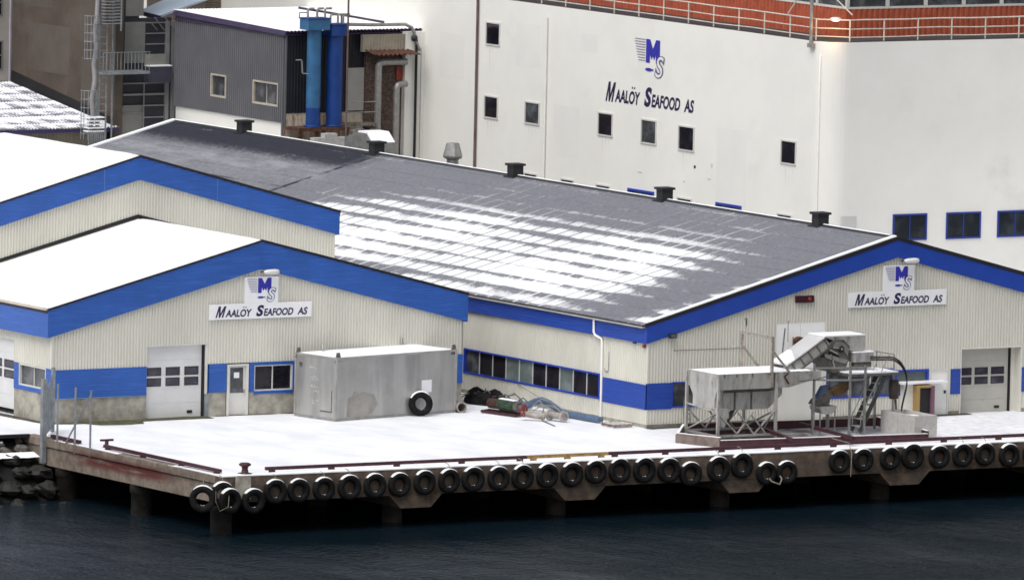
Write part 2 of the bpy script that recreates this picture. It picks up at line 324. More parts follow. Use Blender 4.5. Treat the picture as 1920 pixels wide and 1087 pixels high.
# ------------------------------------------------------------------ mesh helpers
ORG = {}
def tag(o, label=None, cat=None, group=None, kind=None):
    for k, v in (('label', label), ('category', cat), ('group', group), ('kind', kind)):
        if v: o[k] = v
    return o
def thing(name, label, cat, loc=(0, 0, 0), group=None):
    o = bpy.data.objects.new(name, None); o.empty_display_size = .2; col.objects.link(o)
    o.location = loc; ORG[o.name] = Vector(loc)
    return tag(o, label, cat, group)
class MB:
    def __init__(s): s.v = []; s.f = []; s.smooth = set()
    def add(s, vs, fs, smooth=False):
        b = len(s.v); s.v += [Vector(v) for v in vs]
        for f in fs:
            if smooth: s.smooth.add(len(s.f))
            s.f.append(tuple(b+i for i in f))
        return s
    def box(s, x0, x1, y0, y1, z0, z1):
        x0, x1 = sorted((x0, x1)); y0, y1 = sorted((y0, y1)); z0, z1 = sorted((z0, z1))
        return s.add([(x0, y0, z0), (x1, y0, z0), (x1, y1, z0), (x0, y1, z0), (x0, y0, z1), (x1, y0, z1), (x1, y1, z1), (x0, y1, z1)],
                     [(0, 3, 2, 1), (4, 5, 6, 7), (0, 1, 5, 4), (1, 2, 6, 5), (2, 3, 7, 6), (3, 0, 4, 7)])
    def prism(s, pts, off):
        """closed polygon (3-D points) swept by vector off"""
        n = len(pts); off = Vector(off)
        vs = [Vector(p) for p in pts] + [Vector(p)+off for p in pts]
        nn = Vector((0, 0, 0))
        for i in range(n):
            a, b2 = vs[i], vs[(i+1) % n]; nn += a.cross(b2)
        fl = nn.dot(off) > 0
        f = [tuple(range(n-1, -1, -1)), tuple(range(n, 2*n))] if fl else [tuple(range(n)), tuple(range(2*n-1, n-1, -1))]
        for i in range(n):
            j = (i+1) % n
            f.append((i, j, n+j, n+i) if fl else (j, i, n+i, n+j))
        return s.add(vs, f)
    def prism_y(s, xz, y0, y1): return s.prism([(x, y0, z) for x, z in xz], (0, y1-y0, 0))
    def prism_x(s, yz, x0, x1): return s.prism([(x0, y, z) for y, z in yz], (x1-x0, 0, 0))
    def prism_z(s, xy, z0, z1): return s.prism([(x, y, z0) for x, y in xy], (0, 0, z1-z0))
    def bar(s, a, b, w, h=None, up=(0, 0, 1)):
        a = Vector(a); b = Vector(b); h = h or w; d = (b-a).normalized(); up = Vector(up)
        if abs(d.dot(up)) > .98: up = Vector((0, 1, 0))
        x = d.cross(up).normalized()*w/2; y = x.cross(d).normalized()*h/2
        return s.prism([a-x-y, a+x-y, a+x+y, a-x+y], b-a)
    def tube(s, pts, r, n=10, closed=False, cap=True):
        pts = [Vector(p) for p in pts]; rings = []; prev = None; m = len(pts)
        for i, p in enumerate(pts):
            if closed: t = pts[(i+1) % m]-pts[i-1]
            else: t = pts[min(i+1, m-1)]-pts[max(i-1, 0)]
            t.normalize()
            if prev is None:
                a = Vector((0, 0, 1)) if abs(t.z) < .9 else Vector((1, 0, 0)); u = t.cross(a).normalized()
            else: u = (prev - t*prev.dot(t)).normalized()
            prev = u; v = t.cross(u); rr = r[i] if isinstance(r, (list, tuple)) else r
            rings.append([p+(u*math.cos(2*math.pi*k/n)+v*math.sin(2*math.pi*k/n))*rr for k in range(n)])
        vs = [q for g in rings for q in g]; f = []
        for i in range(m if closed else m-1):
            j = (i+1) % m
            for k in range(n):
                k2 = (k+1) % n; f.append((i*n+k, i*n+k2, j*n+k2, j*n+k))
        s.add(vs, f, True)
        if cap and not closed:
            s.add(rings[0], [tuple(range(n-1, -1, -1))]); s.add(rings[-1], [tuple(range(n))])
        return s
    def lathe(s, prof, axis='Z', n=28, c=(0, 0, 0), closed=False, smooth=True):
        vs = []; c = Vector(c)
        for r, h in prof:
            for k in range(n):
                a = 2*math.pi*k/n; p = (r*math.cos(a), r*math.sin(a), h)
                if axis == 'Y': p = (p[0], p[2], p[1])
                if axis == 'X': p = (p[2], p[0], p[1])
                vs.append(Vector(p)+c)
        f = []; m = len(prof)
        for i in range(m if closed else m-1):
            j = (i+1) % m
            for k in range(n):
                k2 = (k+1) % n
                q = (i*n+k, i*n+k2, j*n+k2, j*n+k); f.append(q if axis != 'Y' else q[::-1])
        return s.add(vs, f, smooth)
    def build(s, name, m, parent=None, label=None, cat=None, group=None, kind=None, local=False):
        me = bpy.data.meshes.new(name)
        if parent is not None: o0 = Vector((0, 0, 0)) if local else ORG[parent.name]
        elif local: o0 = Vector((0, 0, 0))
        elif kind == 'structure': o0 = Vector((0, 0, 0))
        else:
            xs = [v.x for v in s.v]; ys = [v.y for v in s.v]; zs = [v.z for v in s.v]
            o0 = Vector(((min(xs)+max(xs))/2, (min(ys)+max(ys))/2, min(zs)))
        me.from_pydata([tuple(v-o0) for v in s.v], [], s.f)
        for i in s.smooth: me.polygons[i].use_smooth = True
        me.materials.append(m); me.validate(); me.update()
        o = bpy.data.objects.new(name, me); col.objects.link(o)
        if parent is not None: o.parent = parent; ORG[o.name] = ORG[parent.name]
        else: o.location = o0; ORG[o.name] = o0
        return tag(o, label, cat, group, kind)
def copy_tree(o, parent=None):
    c = o.copy(); col.objects.link(c); c.parent = parent
    for ch in [x for x in bpy.data.objects if x.parent == o]: copy_tree(ch, c)
    return c

def corr(mb, o, u, n, L, zb, zt, opens=(), pitch=.147, depth=.04, brk=()):
    """trapezoid sheet cladding: origin o, unit direction u, outward normal n, heights zb(t)..zt(t), rectangular openings (t0,t1,z0,z1)"""
    o = Vector(o); u = Vector(u); n = Vector(n)
    ts = set([0, L])
    k = 0
    while k*pitch < L:
        for fr in (0, .40, .52, .88):
            t = (k+fr)*pitch
            if t < L: ts.add(round(t, 4))
        k += 1
    for a, b, _, _ in opens:
        for t in (a, b):
            if 0 < t < L: ts.add(round(t, 4))
    for t in brk: ts.add(round(t, 4))
    ts = sorted(ts); ts = [t for i, t in enumerate(ts) if i == 0 or t-ts[i-1] > .0015]
    def off(t):
        f = (t/pitch) % 1.0
        if f < .40: return depth
        if f < .52: return depth*(1-(f-.40)/.12)
        if f < .88: return 0
        return depth*(f-.88)/.12
    for a, b in zip(ts, ts[1:]):
        mid = (a+b)/2; z0a, z0b, z1a, z1b = zb(a), zb(b), zt(a), zt(b)
        iv = [(z0a, z0b, z1a, z1b)]
        for (oa, ob, oz0, oz1) in opens:
            if oa-1e-6 <= mid <= ob+1e-6:
                niv = []
                for (p0, p1, q0, q1) in iv:
                    if oz0 >= max(q0, q1) or oz1 <= min(p0, p1): niv.append((p0, p1, q0, q1)); continue
                    if oz0 > min(p0, p1): niv.append((p0, p1, oz0, oz0))
                    if oz1 < max(q0, q1): niv.append((oz1, oz1, q0, q1))
                iv = niv
        pa = o+u*a+n*off(a); pb = o+u*b+n*off(b)
        for (p0, p1, q0, q1) in iv:
            vs = [Vector((pa.x, pa.y, p0)), Vector((pb.x, pb.y, p1)), Vector((pb.x, pb.y, q1)), Vector((pa.x, pa.y, q0))]
            mb.add(vs, [(0, 1, 2, 3)] if u.cross(Vector((0, 0, 1))).dot(n) > 0 else [(3, 2, 1, 0)])
    return mb
def wbox(mb, o, u, n, t0, t1, z0, z1, d0, d1):
    """box on a wall: along u t0..t1, heights z0..z1, depth d0..d1 measured along outward normal n"""
    o = Vector(o); u = Vector(u); n = Vector(n)
    a = o+u*t0+n*d0; b = o+u*t1+n*d0; a.z = z0; b.z = z0
    return mb.prism([a, b, b+n*(d1-d0), a+n*(d1-d0)], (0, 0, z1-z0))
def window(parent, o, u, n, t0, t1, z0, z1, nx=1, fw=.05, fm=None, gm=None, d0=-.06, d1=.075, gms=None, ny=1, name='window', sash=None):
    fr = MB()
    wbox(fr, o, u, n, t0, t1, z0, z0+fw, d0, d1); wbox(fr, o, u, n, t0, t1, z1-fw, z1, d0, d1)
    wbox(fr, o, u, n, t0, t0+fw, z0+fw, z1-fw, d0, d1); wbox(fr, o, u, n, t1-fw, t1, z0+fw, z1-fw, d0, d1)
    for k in range(1, ny):
        z = z0+(z1-z0)*k/ny; wbox(fr, o, u, n, t0+fw, t1-fw, z-fw*.4, z+fw*.4, d0+.01, d1-.01)
    f = fr.build(name, fm or blueframe, parent)
    W = (t1-t0-2*fw)
    if nx > 1 and sash is not False:
        mu = MB()
        for k in range(1, nx):
            t = t0+fw+W*k/nx; wbox(mu, o, u, n, t-.025, t+.025, z0+fw, z1-fw, d0+.009, d0+.034)
        mu.build('mullion', sash or winw, f)
    for k in range(nx):
        g = MB(); a = t0+fw+W*k/nx; b = t0+fw+W*(k+1)/nx
        wbox(g, o, u, n, a, b, z0+fw, z1-fw, d0-.03, d0+.008)
        g.build('pane', (gms[k] if gms else gm) or glass, f)
    return f
def garage_door(parent, o, u, n, t0, t1, z0, z1, m, rec=.18, reveal=True, cols=3, fx=(.03, .95), wz=(.44, .70)):
    d = MB(); H = z1-z0; np_ = 5
    for k in range(np_):
        wbox(d, o, u, n, t0+.02, t1-.02, z0+H*k/np_+.006, z0+H*(k+1)/np_-.006, -rec-.05, -rec)
    wbox(d, o, u, n, t0+.02, t1-.02, z0, z1, -rec-.06, -rec-.012)
    door = d.build('door', m, parent)
    W = t1-t0; ww = W*.245; gap = W*(fx[1]-fx[0])/cols
    for r_ in range(2):
        for c_ in range(cols):
            a = t0+W*fx[0]+gap*c_+(gap-ww)/2; zz0 = z0+H*wz[0]+r_*H*.145; zz1 = zz0+H*.115
            q = MB(); fw = .03
            wbox(q, o, u, n, a, a+ww, zz0, zz0+fw, -rec, -rec+.02); wbox(q, o, u, n, a, a+ww, zz1-fw, zz1, -rec, -rec+.02)
            wbox(q, o, u, n, a, a+fw, zz0+fw, zz1-fw, -rec, -rec+.02); wbox(q, o, u, n, a+ww-fw, a+ww, zz0+fw, zz1-fw, -rec, -rec+.02)
            q.build('window_frame', black, door)
            g = MB(); wbox(g, o, u, n, a+fw, a+ww-fw, zz0+fw, zz1-fw, -rec-.004, -rec+.006); g.build('pane', glassdoor, door)
    q = MB(); wbox(q, o, u, n, t1-W*.25, t1-W*.16, z0+H*.055, z0+H*.095, -rec, -rec+.03); q.build('handle', black, door)
    return door

# ------------------------------------------------------------------ setting: water, ground, bank
XL = -26.15                                      # left face of the quay
def qy(x): return -9.22 - .017*(x+26.4)          # front face of the quay
WZ = -2.4
wv = MB(); wv.add([(-1400, -1400, WZ), (1400, -1400, WZ), (1400, 30, WZ), (-1400, 30, WZ)], [(0, 1, 2, 3)])
wv.build('water', water_m, kind='structure')
g = MB()
# one sheet: apron over the quay and land behind, gently uneven
def gz(x, y): return .02*mnoise.noise(Vector((x*.22, y*.22, 0))) + .008*mnoise.noise(Vector((x*.9, y*.9, 3)))
xs = [-900, -300, -120, -60, -40] + [-34+.9*i for i in range(9)] + [XL] + [XL+.9*i for i in range(1, 62)] + [40, 80, 300, 1000]
ys = [qy(0)] + [-9.0+.8*i for i in range(36)] + [25, 40, 80, 200, 1200]
xs = sorted(set(round(x, 3) for x in xs))
ids = {}; vs = []
for i, x in enumerate(xs):
    for j, y in enumerate(ys):
        yy = qy(x)+.02 if j == 0 else y
        ids[i, j] = len(vs); vs.append((x, yy, gz(x, yy) if -34 < x < 40 and y < 25 else 0))
fs = []
for i in range(len(xs)-1):
    for j in range(len(ys)-1):
        left = xs[i+1] <= XL+.001
        if left and ys[j+1] < 7.3: continue
        fs.append((ids[i, j], ids[i+1, j], ids[i+1, j+1], ids[i, j+1]))
g.add(vs, fs, True); g.build('ground', groundsnow, kind='structure')
bk = MB()
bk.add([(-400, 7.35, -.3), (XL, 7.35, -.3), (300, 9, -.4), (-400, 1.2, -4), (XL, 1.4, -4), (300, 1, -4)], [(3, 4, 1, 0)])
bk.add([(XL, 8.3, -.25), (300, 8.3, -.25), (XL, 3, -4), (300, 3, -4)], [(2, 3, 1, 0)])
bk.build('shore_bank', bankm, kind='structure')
# bare wet strip and moss at the foot of the near hall
def strip(name, pts_in, w_fn, m):
    s = MB(); n = len(pts_in); vs = []
    for i, (x, y, nx, ny) in enumerate(pts_in):
        ww = w_fn(i); vs += [(x, y, gz(x, y)+.03), (x+nx*ww, y+ny*ww, gz(x+nx*ww, y+ny*ww)+.022)]
    s.add(vs, [(2*i, 2*i+1, 2*i+3, 2*i+2) for i in range(n-1)]); return s.build(name, m, kind='structure')
strip('bare_ground', [(-23.3+.35*i, 10.62, 0, -1) for i in range(23)], lambda i: (.75 if i > 3 else .2+.15*i)+.25*mnoise.noise(Vector((i*.3, 1, 0))) + (.8 if 4 < i < 12 else 0), mossy)
strip('wet_ground', [(-15.2+.35*i, 10.62, 0, -1) for i in range(12)], lambda i: .22+.15*mnoise.noise(Vector((i*.5, 4, 0))), wetground)
strip('wet_ground', [(-23.28, 10.7+.4*i, -1, 0) for i in range(24)], lambda i: .25+.25*mnoise.noise(Vector((i*.3, 7, 0)))+.03*i, wetground)
strip('bare_ground', [(-.02+.5*i, .1, 0, -1) for i in range(34)], lambda i: .5+.3*mnoise.noise(Vector((i*.3, 2, 0))), wetground)

# ------------------------------------------------------------------ the quay
q = thing('quay', 'concrete quay on piers with a rust stained beam, carrying the snowy apron', 'quay', (-10, -9, -3))
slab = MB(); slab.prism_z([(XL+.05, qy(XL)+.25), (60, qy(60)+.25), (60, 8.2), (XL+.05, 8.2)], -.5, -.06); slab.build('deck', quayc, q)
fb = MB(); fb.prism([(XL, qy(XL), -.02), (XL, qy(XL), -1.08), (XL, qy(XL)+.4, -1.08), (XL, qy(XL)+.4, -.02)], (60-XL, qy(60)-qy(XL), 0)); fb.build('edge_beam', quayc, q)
sb = MB()
sb.prism_y([(XL-.10, -.0), (XL-.10, -.30), (XL-.02, -.36), (XL-.02, -1.10), (XL+.45, -1.10), (XL+.45, -.0)], qy(XL)+.42, 7.4); sb.build('side_beam', quayside_m, q)
cap = MB()
cap.prism([(XL-.02, qy(XL)-.02, -.015), (XL-.02, qy(XL)-.02, .025), (XL-.02, qy(XL)+.42, .05), (XL-.02, qy(XL)+.42, -.015)], (60-XL, qy(60)-qy(XL), 0)); cap.build('snow_on_edge', snow, q)
for cx in (-17.05, -9.2, -1.2, 6.75, 14.7):
    y0 = qy(cx)-.03
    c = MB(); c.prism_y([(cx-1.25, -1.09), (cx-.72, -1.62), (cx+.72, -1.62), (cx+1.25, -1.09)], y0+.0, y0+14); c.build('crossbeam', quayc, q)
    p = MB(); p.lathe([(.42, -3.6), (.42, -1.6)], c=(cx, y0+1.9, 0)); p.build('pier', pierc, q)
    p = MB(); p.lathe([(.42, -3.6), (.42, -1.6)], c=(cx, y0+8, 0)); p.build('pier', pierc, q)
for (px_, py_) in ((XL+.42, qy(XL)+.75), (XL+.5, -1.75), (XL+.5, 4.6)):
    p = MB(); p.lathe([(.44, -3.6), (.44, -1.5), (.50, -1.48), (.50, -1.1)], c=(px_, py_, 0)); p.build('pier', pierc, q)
# steel kerb rails
def kerb(name, label, a, b, m, blocks=True, inset=.55, z=.13):
    r = MB(); a = Vector(a); b = Vector(b); L = (b-a).length
    t = thing(name, label, 'kerb rail', tuple(a), 'steel kerb rails along the quay')
    r.bar(a+Vector((0, 0, z+.07)), b+Vector((0, 0, z+.07)), .15, .13); r.build('rail', m, t)
    n = max(2, int(L/2.7))
    for i in range(n+1):
        p = a+(b-a)*(min(max(i/n, .3/L), 1-.3/L)); k = MB(); k.box(p.x-.12, p.x+.12, p.y-.07, p.y+.07, -.02, z+.005); k.build('block', redsteel if m is not yellowsteel else yellowsteel, t)
    return t
def fp(px): # x on the front kerb line for a photo column
    x = P(px, 880, Y=-9.0).x; return x
ky = lambda x: qy(x)+.50
for i, (a, b, m, lab) in enumerate(((488, 975, redsteel, 'dark red steel kerb rail on the quay front, left of the yellow rail'),
        (977, 1127, yellowsteel, 'yellow painted steel kerb rail in the middle of the quay front'),
        (1129, 2060, redsteel, 'dark red steel kerb rail on the quay front, right of the yellow rail'))):
    xa, xb = P(a, 885-(a-488)*.045, Z=0).x, P(b, 885-(b-488)*.045, Z=0).x
    kerb('kerb_rail', lab, (xa, ky(xa), 0), (xb, ky(xb), 0), m)
kerb('kerb_rail', 'dark red steel kerb rail along the left side of the quay, past the bollard', (XL+.42, 1.3, 0), (XL+.42, -8.35, 0), redsteel, z=.06)
kerb('kerb_rail', 'short dark red kerb rail on the quay side behind the wire fence posts', (XL+.30, 5.6, 0), (XL+.30, 3.2, 0), redsteel, z=.03)

# ------------------------------------------------------------------ tyres
def tyre_mb():
    t = MB(); R, r, w = .52, .27, .135
    prof = [(r, -w*.55), (r+.03, -w*.8), (r+.09, -w), (R-.09, -w), (R-.03, -w*.82), (R, -w*.6), (R, -w*.5), (R-.012, -w*.46), (R-.012, -w*.38), (R, -w*.34), (R, -.01), (R-.012, 0), (R, .01),
            (R, w*.34), (R-.012, w*.38), (R-.012, w*.46), (R, w*.5), (R, w*.6), (R-.03, w*.82), (R-.09, w), (r+.09, w), (r+.03, w*.8), (r, w*.55), (r-.02, w*.3), (r+.10, w*.2), (r+.10, -w*.2), (r-.02, -w*.3)]
    return t.lathe(prof, 'Y', 40, closed=True)
def snowarc_mb(a0, a1, r0, r1, w0, w1, seed=0):
    s = MB(); n = 16; vs = []
    for i in range(n+1):
        a = a0+(a1-a0)*i/n; k = math.sin(math.pi*i/n)**.5 if 0 < i < n else 0
        for (r, w_) in ((r0-.02, w0), (r0+(r1-r0)*k, w0+.02), (r0+(r1-r0)*k, w1-.02), (r0-.02, w1)):
            vs.append((math.cos(a)*r, w_, math.sin(a)*r))
    f = []
    for i in range(n):
        for k in range(3): f.append((i*4+k, i*4+k+1, (i+1)*4+k+1, (i+1)*4+k))
    return s.add(vs, f, True)
t0 = thing('tyre_fender', 'tyre', 'tyre', (0, 0, 0))
tyre_mb().build('tyre', rubber, t0, local=True)
snowarc_mb(rad(38), rad(142), .51, .54, -.10, .12).build('snow_cap', snow, t0, local=True)
lipsnow = snowarc_mb(rad(245), rad(295), .272, .25, -.10, .0); lipsnow.build('snow_in_rim', snow, t0, local=True)
rp = MB(); rp.tube([(0, -.02, .50), (.02, .02, .62), (.0, .14, .72), (0, .35, .74)], .014, 6); rp.build('rope', ropem, t0, local=True)
ORD = ['first', 'second', 'third', 'fourth', 'fifth', 'sixth', 'seventh', 'eighth', 'ninth', 'tenth', 'eleventh', 'twelfth', 'thirteenth', 'fourteenth', 'fifteenth', 'sixteenth', 'seventeenth', 'eighteenth', 'nineteenth', 'twentieth']
row1 = [(516, 921), (560, 919), (607, 916), (655, 913), (703, 910), (749, 908), (796, 904), (842, 901), (887, 898), (935, 896), (980, 894), (1026, 891), (1072, 889), (1117, 884), (1162, 882), (1208, 881), (1254, 881), (1295, 888), (1347, 879), (1391, 872)]
row2 = [(1437, 887), (1475, 885)]
row3 = [(1574, 865), (1618, 862), (1669, 859), (1711, 855), (1761, 856), (1805, 853), (1847, 851), (1892, 853), (1938, 851)]
used = [False]
def put_tyre(px, py, dy, lab, rz=0, rx=0, s=1.0):
    o = t0 if not used[0] else copy_tree(t0); used[0] = True
    x = P(px, py, Y=-9.7).x; y = qy(x)-.16-dy; p = P(px, py, Y=y)
    o.location = p; o.rotation_euler = (rx, 0, rz); o.scale = (s, s, s*random.uniform(.97, 1.03))
    o['label'] = lab; o['group'] = 'tyre fenders hung along the quay front'
    for ch in list(o.children):
        if ch.name.startswith('rope') and random.random() < .5 and o is not t0: bpy.data.objects.remove(ch); continue
        if ch.name.startswith('snow_in') and random.random() < .6: ch.scale = (.7, .8, .985)
    return o
for i, (px, py) in enumerate(row1):
    lab = 'tyre fender with snowy top, %s in the long front row from the corner bollard' % ORD[i]
    put_tyre(px, py, 0, lab, rz=random.uniform(-.06, .06), rx=random.uniform(-.03, .03), s=random.uniform(.94, 1.02))
put_tyre(row2[0][0], row2[0][1], .02, 'low hung tyre fender, left one of the pair beside bare concrete', .05, 0, .93)
put_tyre(row2[1][0], row2[1][1], .02, 'low hung tyre fender, right one of the pair beside bare concrete', -.05, 0, .93)
for i, (px, py) in enumerate(row3):
    put_tyre(px, py, 0, 'tyre fender right of the bare concrete stretch, %s in that row' % ORD[i], rz=random.uniform(-.06, .06), s=random.uniform(.93, 1.03))
put_tyre(380, 935, -.05, 'leftmost tyre fender, hung at the quay corner beside the brown side beam', rz=-.55, s=1.03)
put_tyre(417, 927, -.02, 'tyre fender at the quay corner half hidden behind another tyre', rz=-.1, s=1.0)
put_tyre(431, 939, .24, 'tyre fender hung in front of another tyre at the quay corner', rz=.12, s=1.0)
put_tyre(475, 939, .12, 'tyre fender hung below the bollard at the quay corner', rz=.05, s=1.02)
# rope loop of the corner tyres and a dangling end
rp = MB(); a = P(405, 920, Y=-9.9); b_ = P(412, 958, Y=-9.9); c_ = P(428, 950, Y=-9.9); rp.tube([a, (a+b_)/2+Vector((-.1, 0, 0)), b_, c_, c_+Vector((.15, .2, .5))], .014, 6)
rp.build('rope', ropem, label='pale rope looped round the two overlapping tyres at the quay corner', cat='rope')
rp = MB(); a = P(1447, 902, Y=-10.1); b_ = P(1462, 908, Y=-10.1); c_ = P(1466, 897, Y=-10.1); rp.tube([a+Vector((0, .2, .1)), a, b_, c_, c_+Vector((0, .3, .2))], .035, 6)
rp.build('rope', ropem, label='frayed yellowish rope end hanging under the two low tyres', cat='rope')
rp = MB(); a = P(1592, 830, Y=-9.7); b_ = P(1597, 850, Y=-10.1); c_ = P(1595, 893, Y=-10.1); rp.tube([a+Vector((-.3, .9, .12)), a, b_, c_], .018, 6)
rp.build('rope', ropem, label='thin rope hanging over the quay edge between two tyres', cat='rope')

# ------------------------------------------------------------------ bollards
def bollard(x, y, label, wide):
    t = MB()
    if wide:
        t.lathe([(.0, .0), (.16, .0), (.16, .03), (.085, .05), (.08, .26), (.0, .26)], n=18, c=(x, y, 0)); t.bar((x-.30, y, .30), (x+.30, y, .30), .10, .085)
        return t.build('bollard', redsteel, label=label, cat='bollard')
    t.lathe([(0, 0), (.32, 0), (.30, .05), (.15, .09), (.12, .25), (.15, .33), (.24, .37), (.25, .43), (.18, .48), (0, .49)], n=24, c=(x, y, 0))
    return t.build('bollard', redsteel, label=label, cat='bollard')
b1 = P(200, 838, Z=0); bollard(b1.x, b1.y, 'low dark red T shaped bollard near the wire fence', True)
b2 = P(459, 889, Z=0); bollard(b2.x, b2.y, 'round headed dark red bollard at the quay corner above the tyres', False)
fp_ = MB(); a = P(458, 905, Y=-9.3)
fp_.box(a.x-.38, a.x+.30, qy(a.x)-.09, qy(a.x)+.3, -.95, .02); fp_.build('bollard_footing', concrete, q)

# ------------------------------------------------------------------ lettering
def text_pts(s, shear=.22, offset=.012):
    cu = bpy.data.curves.new('t', 'FONT'); cu.body = s; cu.offset = offset; cu.resolution_u = 4
    o = bpy.data.objects.new('t', cu); col.objects.link(o); bpy.context.view_layer.update()
    me = o.evaluated_get(bpy.context.evaluated_depsgraph_get()).to_mesh()
    vs = [(v.co.x+v.co.y*shear, v.co.y) for v in me.vertices]; fs = [tuple(p.vertices) for p in me.polygons]
    o.evaluated_get(bpy.context.evaluated_depsgraph_get()).to_mesh_clear()
    bpy.data.objects.remove(o); bpy.data.curves.remove(cu)
    return vs, fs
def fit(vs, x0, x1, y0, y1):
    ax = min(v[0] for v in vs); bx = max(v[0] for v in vs); ay = min(v[1] for v in vs); by = max(v[1] for v in vs)
    return [(x0+(v[0]-ax)/(bx-ax)*(x1-x0), y0+(v[1]-ay)/(by-ay)*(y1-y0)) for v in vs]
def put2d(mb, vs, fs, o, u, n, d, h=.012):
    o = Vector(o); u = Vector(u); n = Vector(n); Z = Vector((0, 0, 1))
    if u.cross(Z).dot(n) < 0: fs = [f[::-1] for f in fs]
    mb.add([o+u*a+Z*b+n*d for a, b in vs], fs)
def letter_m():
    p = [(0, 0), (.20, 0), (.20, .62), (.42, 0), (.58, 0), (.80, .62), (.80, 0), (1, 0), (1, 1), (.72, 1), (.5, .36), (.28, 1), (0, 1)]
    return [(x+y*.42, y) for x, y in p], [(0, 1, 2, 12), (12, 2, 11), (2, 3, 4, 10, 11), (4, 5, 9, 10), (5, 8, 9), (5, 6, 7, 8)]
WORD = [('M', 0, .118, 0, 1, .035), ('AALOY', .108, .395, .02, .68, .034), ('S', .44, .525, 0, 1, .045), ('EAFOOD', .522, .845, .02, .68, .034), ('AS', .888, 1.0, .02, .68, .034)]
def company_name(mb, o, u, n, W, H, d):
    for s, a, b_, c_, e, of in WORD:
        vs, fs = text_pts(s, .2, of) if s != 'M' else letter_m(); put2d(mb, fit(vs, a*W, b_*W, c_*H, e*H), fs, o, u, n, d)
def name_dots(mb, o, u, n, W, H, d):
    for k in (.297, .322):   # the two dots over the O
        put2d(mb, [(k*W, .80*H), (k*W+.013*W, .80*H), (k*W+.016*W, .90*H), (k*W+.003*W, .90*H)], [(0, 1, 2, 3)], o, u, n, d)
def emblem(parent, o, u, n, W, H, d, back):
    """striped M, outlined S and a small fish; W x H box with origin bottom left"""
    o = Vector(o)
    m = MB(); mx0, mx1, my0, my1 = .37*W, .82*W, .38*H, 1.0*H
    M_ = [(0, 0), (.27, 0), (.29, .38), (.40, .14), (.5, .30), (.60, .14), (.71, .38), (.73, 0), (1, 0), (1, 1), (.72, 1), (.5, .60), (.28, 1), (0, 1)]
    pts = [(mx0+a*(mx1-mx0), my0+b_*(my1-my0)) for a, b_ in M_]
    Z = Vector((0, 0, 1)); u = Vector(u); n = Vector(n)
    m.prism([o+u*a+Z*b_+n*d for a, b_ in pts], n*.008)
    m.build('emblem_letter', inkb, parent)
    s = MB()
    for k in range(9):
        yy = my1-.02*H-k*(my1-my0)/9.0; xl = W*(.0+.018*max(0, k-1)); 
        s.prism([o+u*xl+Z*(yy-.010*H)+n*d, o+u*(.345*W)+Z*(yy-.010*H)+n*d, o+u*(.345*W)+Z*(yy+.008*H)+n*d, o+u*xl+Z*(yy+.008*H)+n*d], n*.008)
    s.build('emblem_stripes', inkg, parent)
    so = MB(); vs, fs = text_pts('S', .22, .055); put2d(so, fit(vs, .66*W, .985*W, .0, .60*H), fs, o, u, n, d+.012); so.build('emblem_outline_letter', inkg, parent)
    si = MB(); vs, fs = text_pts('S', .22, .0); 
    put2d(si, fit(vs, .66*W+.030*W, .985*W-.030*W, .025*H, .575*H), fs, o, u, n, d+.018); si.build('emblem_letter_fill', back, parent)
    fi = MB(); cx, cy = .47*W, .20*H; pts = []
    for k in range(20):
        a = 2*math.pi*k/20; pts.append((cx+.115*W*math.cos(a), cy+.045*H*math.sin(a)))
    pts = [(p[0], p[1]) if p[0] < cx+.10*W else (cx+.10*W, p[1]) for p in pts]
    fi.prism([o+u*a+Z*b_+n*d for a, b_ in pts], n*.008)
    fi.prism([o+u*(cx+.09*W)+Z*cy+n*d, o+u*(cx+.15*W)+Z*(cy-.035*H)+n*d, o+u*(cx+.15*W)+Z*(cy+.035*H)+n*d], n*.006)
    fi.build('emblem_fish', inkb, parent)

# ------------------------------------------------------------------ big hall with the grey roof (B)
UX, UY = Vector((1, 0, 0)), Vector((0, 1, 0)); NX, NY = Vector((-1, 0, 0)), Vector((0, -1, 0))
BX1, BY1, BXM = 25.1, 63.2, 12.55
BE, BR = 4.50, 7.82          # roof surface at eave line X=-.15 / ridge
def bz(x): return BE + (BR-BE)*(1-abs(x-BXM)/(BXM+.15))
B = thing('big_hall', 'long beige corrugated fish hall with blue trim and a grey roof streaked with snow', 'industrial hall', (12, 0, 0))
ft = .74                     # fascia depth
openB = [(1.2, 3.7, .85, 1.95), (6.45, 8.95, .0, 4.27), (9.1, 12.58, .93, 2.14), (12.62, 14.36, .95, 2.05), (14.42, 15.42, -.1, 2.02), (16.06, 19.2, -.1, 2.83), (-.02, 1.2, .82, 1.93), (15.5, 16.06, .90, 2.0), (19.2, 22.0, .88, 1.95)]
wl = MB()
corr(wl, (0, 0, 0), UX, NY, BX1, lambda t: .16, lambda t: bz(t)-ft+.25, [(a-.0, b_, c_, d_) for a, b_, c_, d_ in openB], pitch=.15, depth=.05, brk=[BXM])
corr(wl, (0, BY1, 0), -UY, NX, BY1, lambda t: .16, lambda t: 4.2, [(BY1-15.05, BY1-3.75, .88, 1.98), (BY1-3.75, BY1+.02, .80, 1.86)], pitch=.15, depth=.05)
wl.box(BX1, BX1+.05, 0, BY1, 0, 4.4); wl.prism_y([(0, 0), (BX1, 0), (BX1, 4.4), (BXM, 7.6), (0, 4.4)], BY1-.05, BY1)
wl.box(-.062, .01, -.062, .01, .16, 3.9)
wl.build('wall', clad, B)
pl = MB(); pl.box(-.01, 6.4, -.0, .3, -.1, .158); pl.box(9.0, 14.4, 0, .3, -.1, .158); pl.box(15.45, 16.0, 0, .3, -.1, .158); pl.box(19.25, BX1, 0, .3, -.1, .158); pl.box(-.01, .3, .3, BY1-.1, -.1, .158); pl.build('plinth', concrete, B)
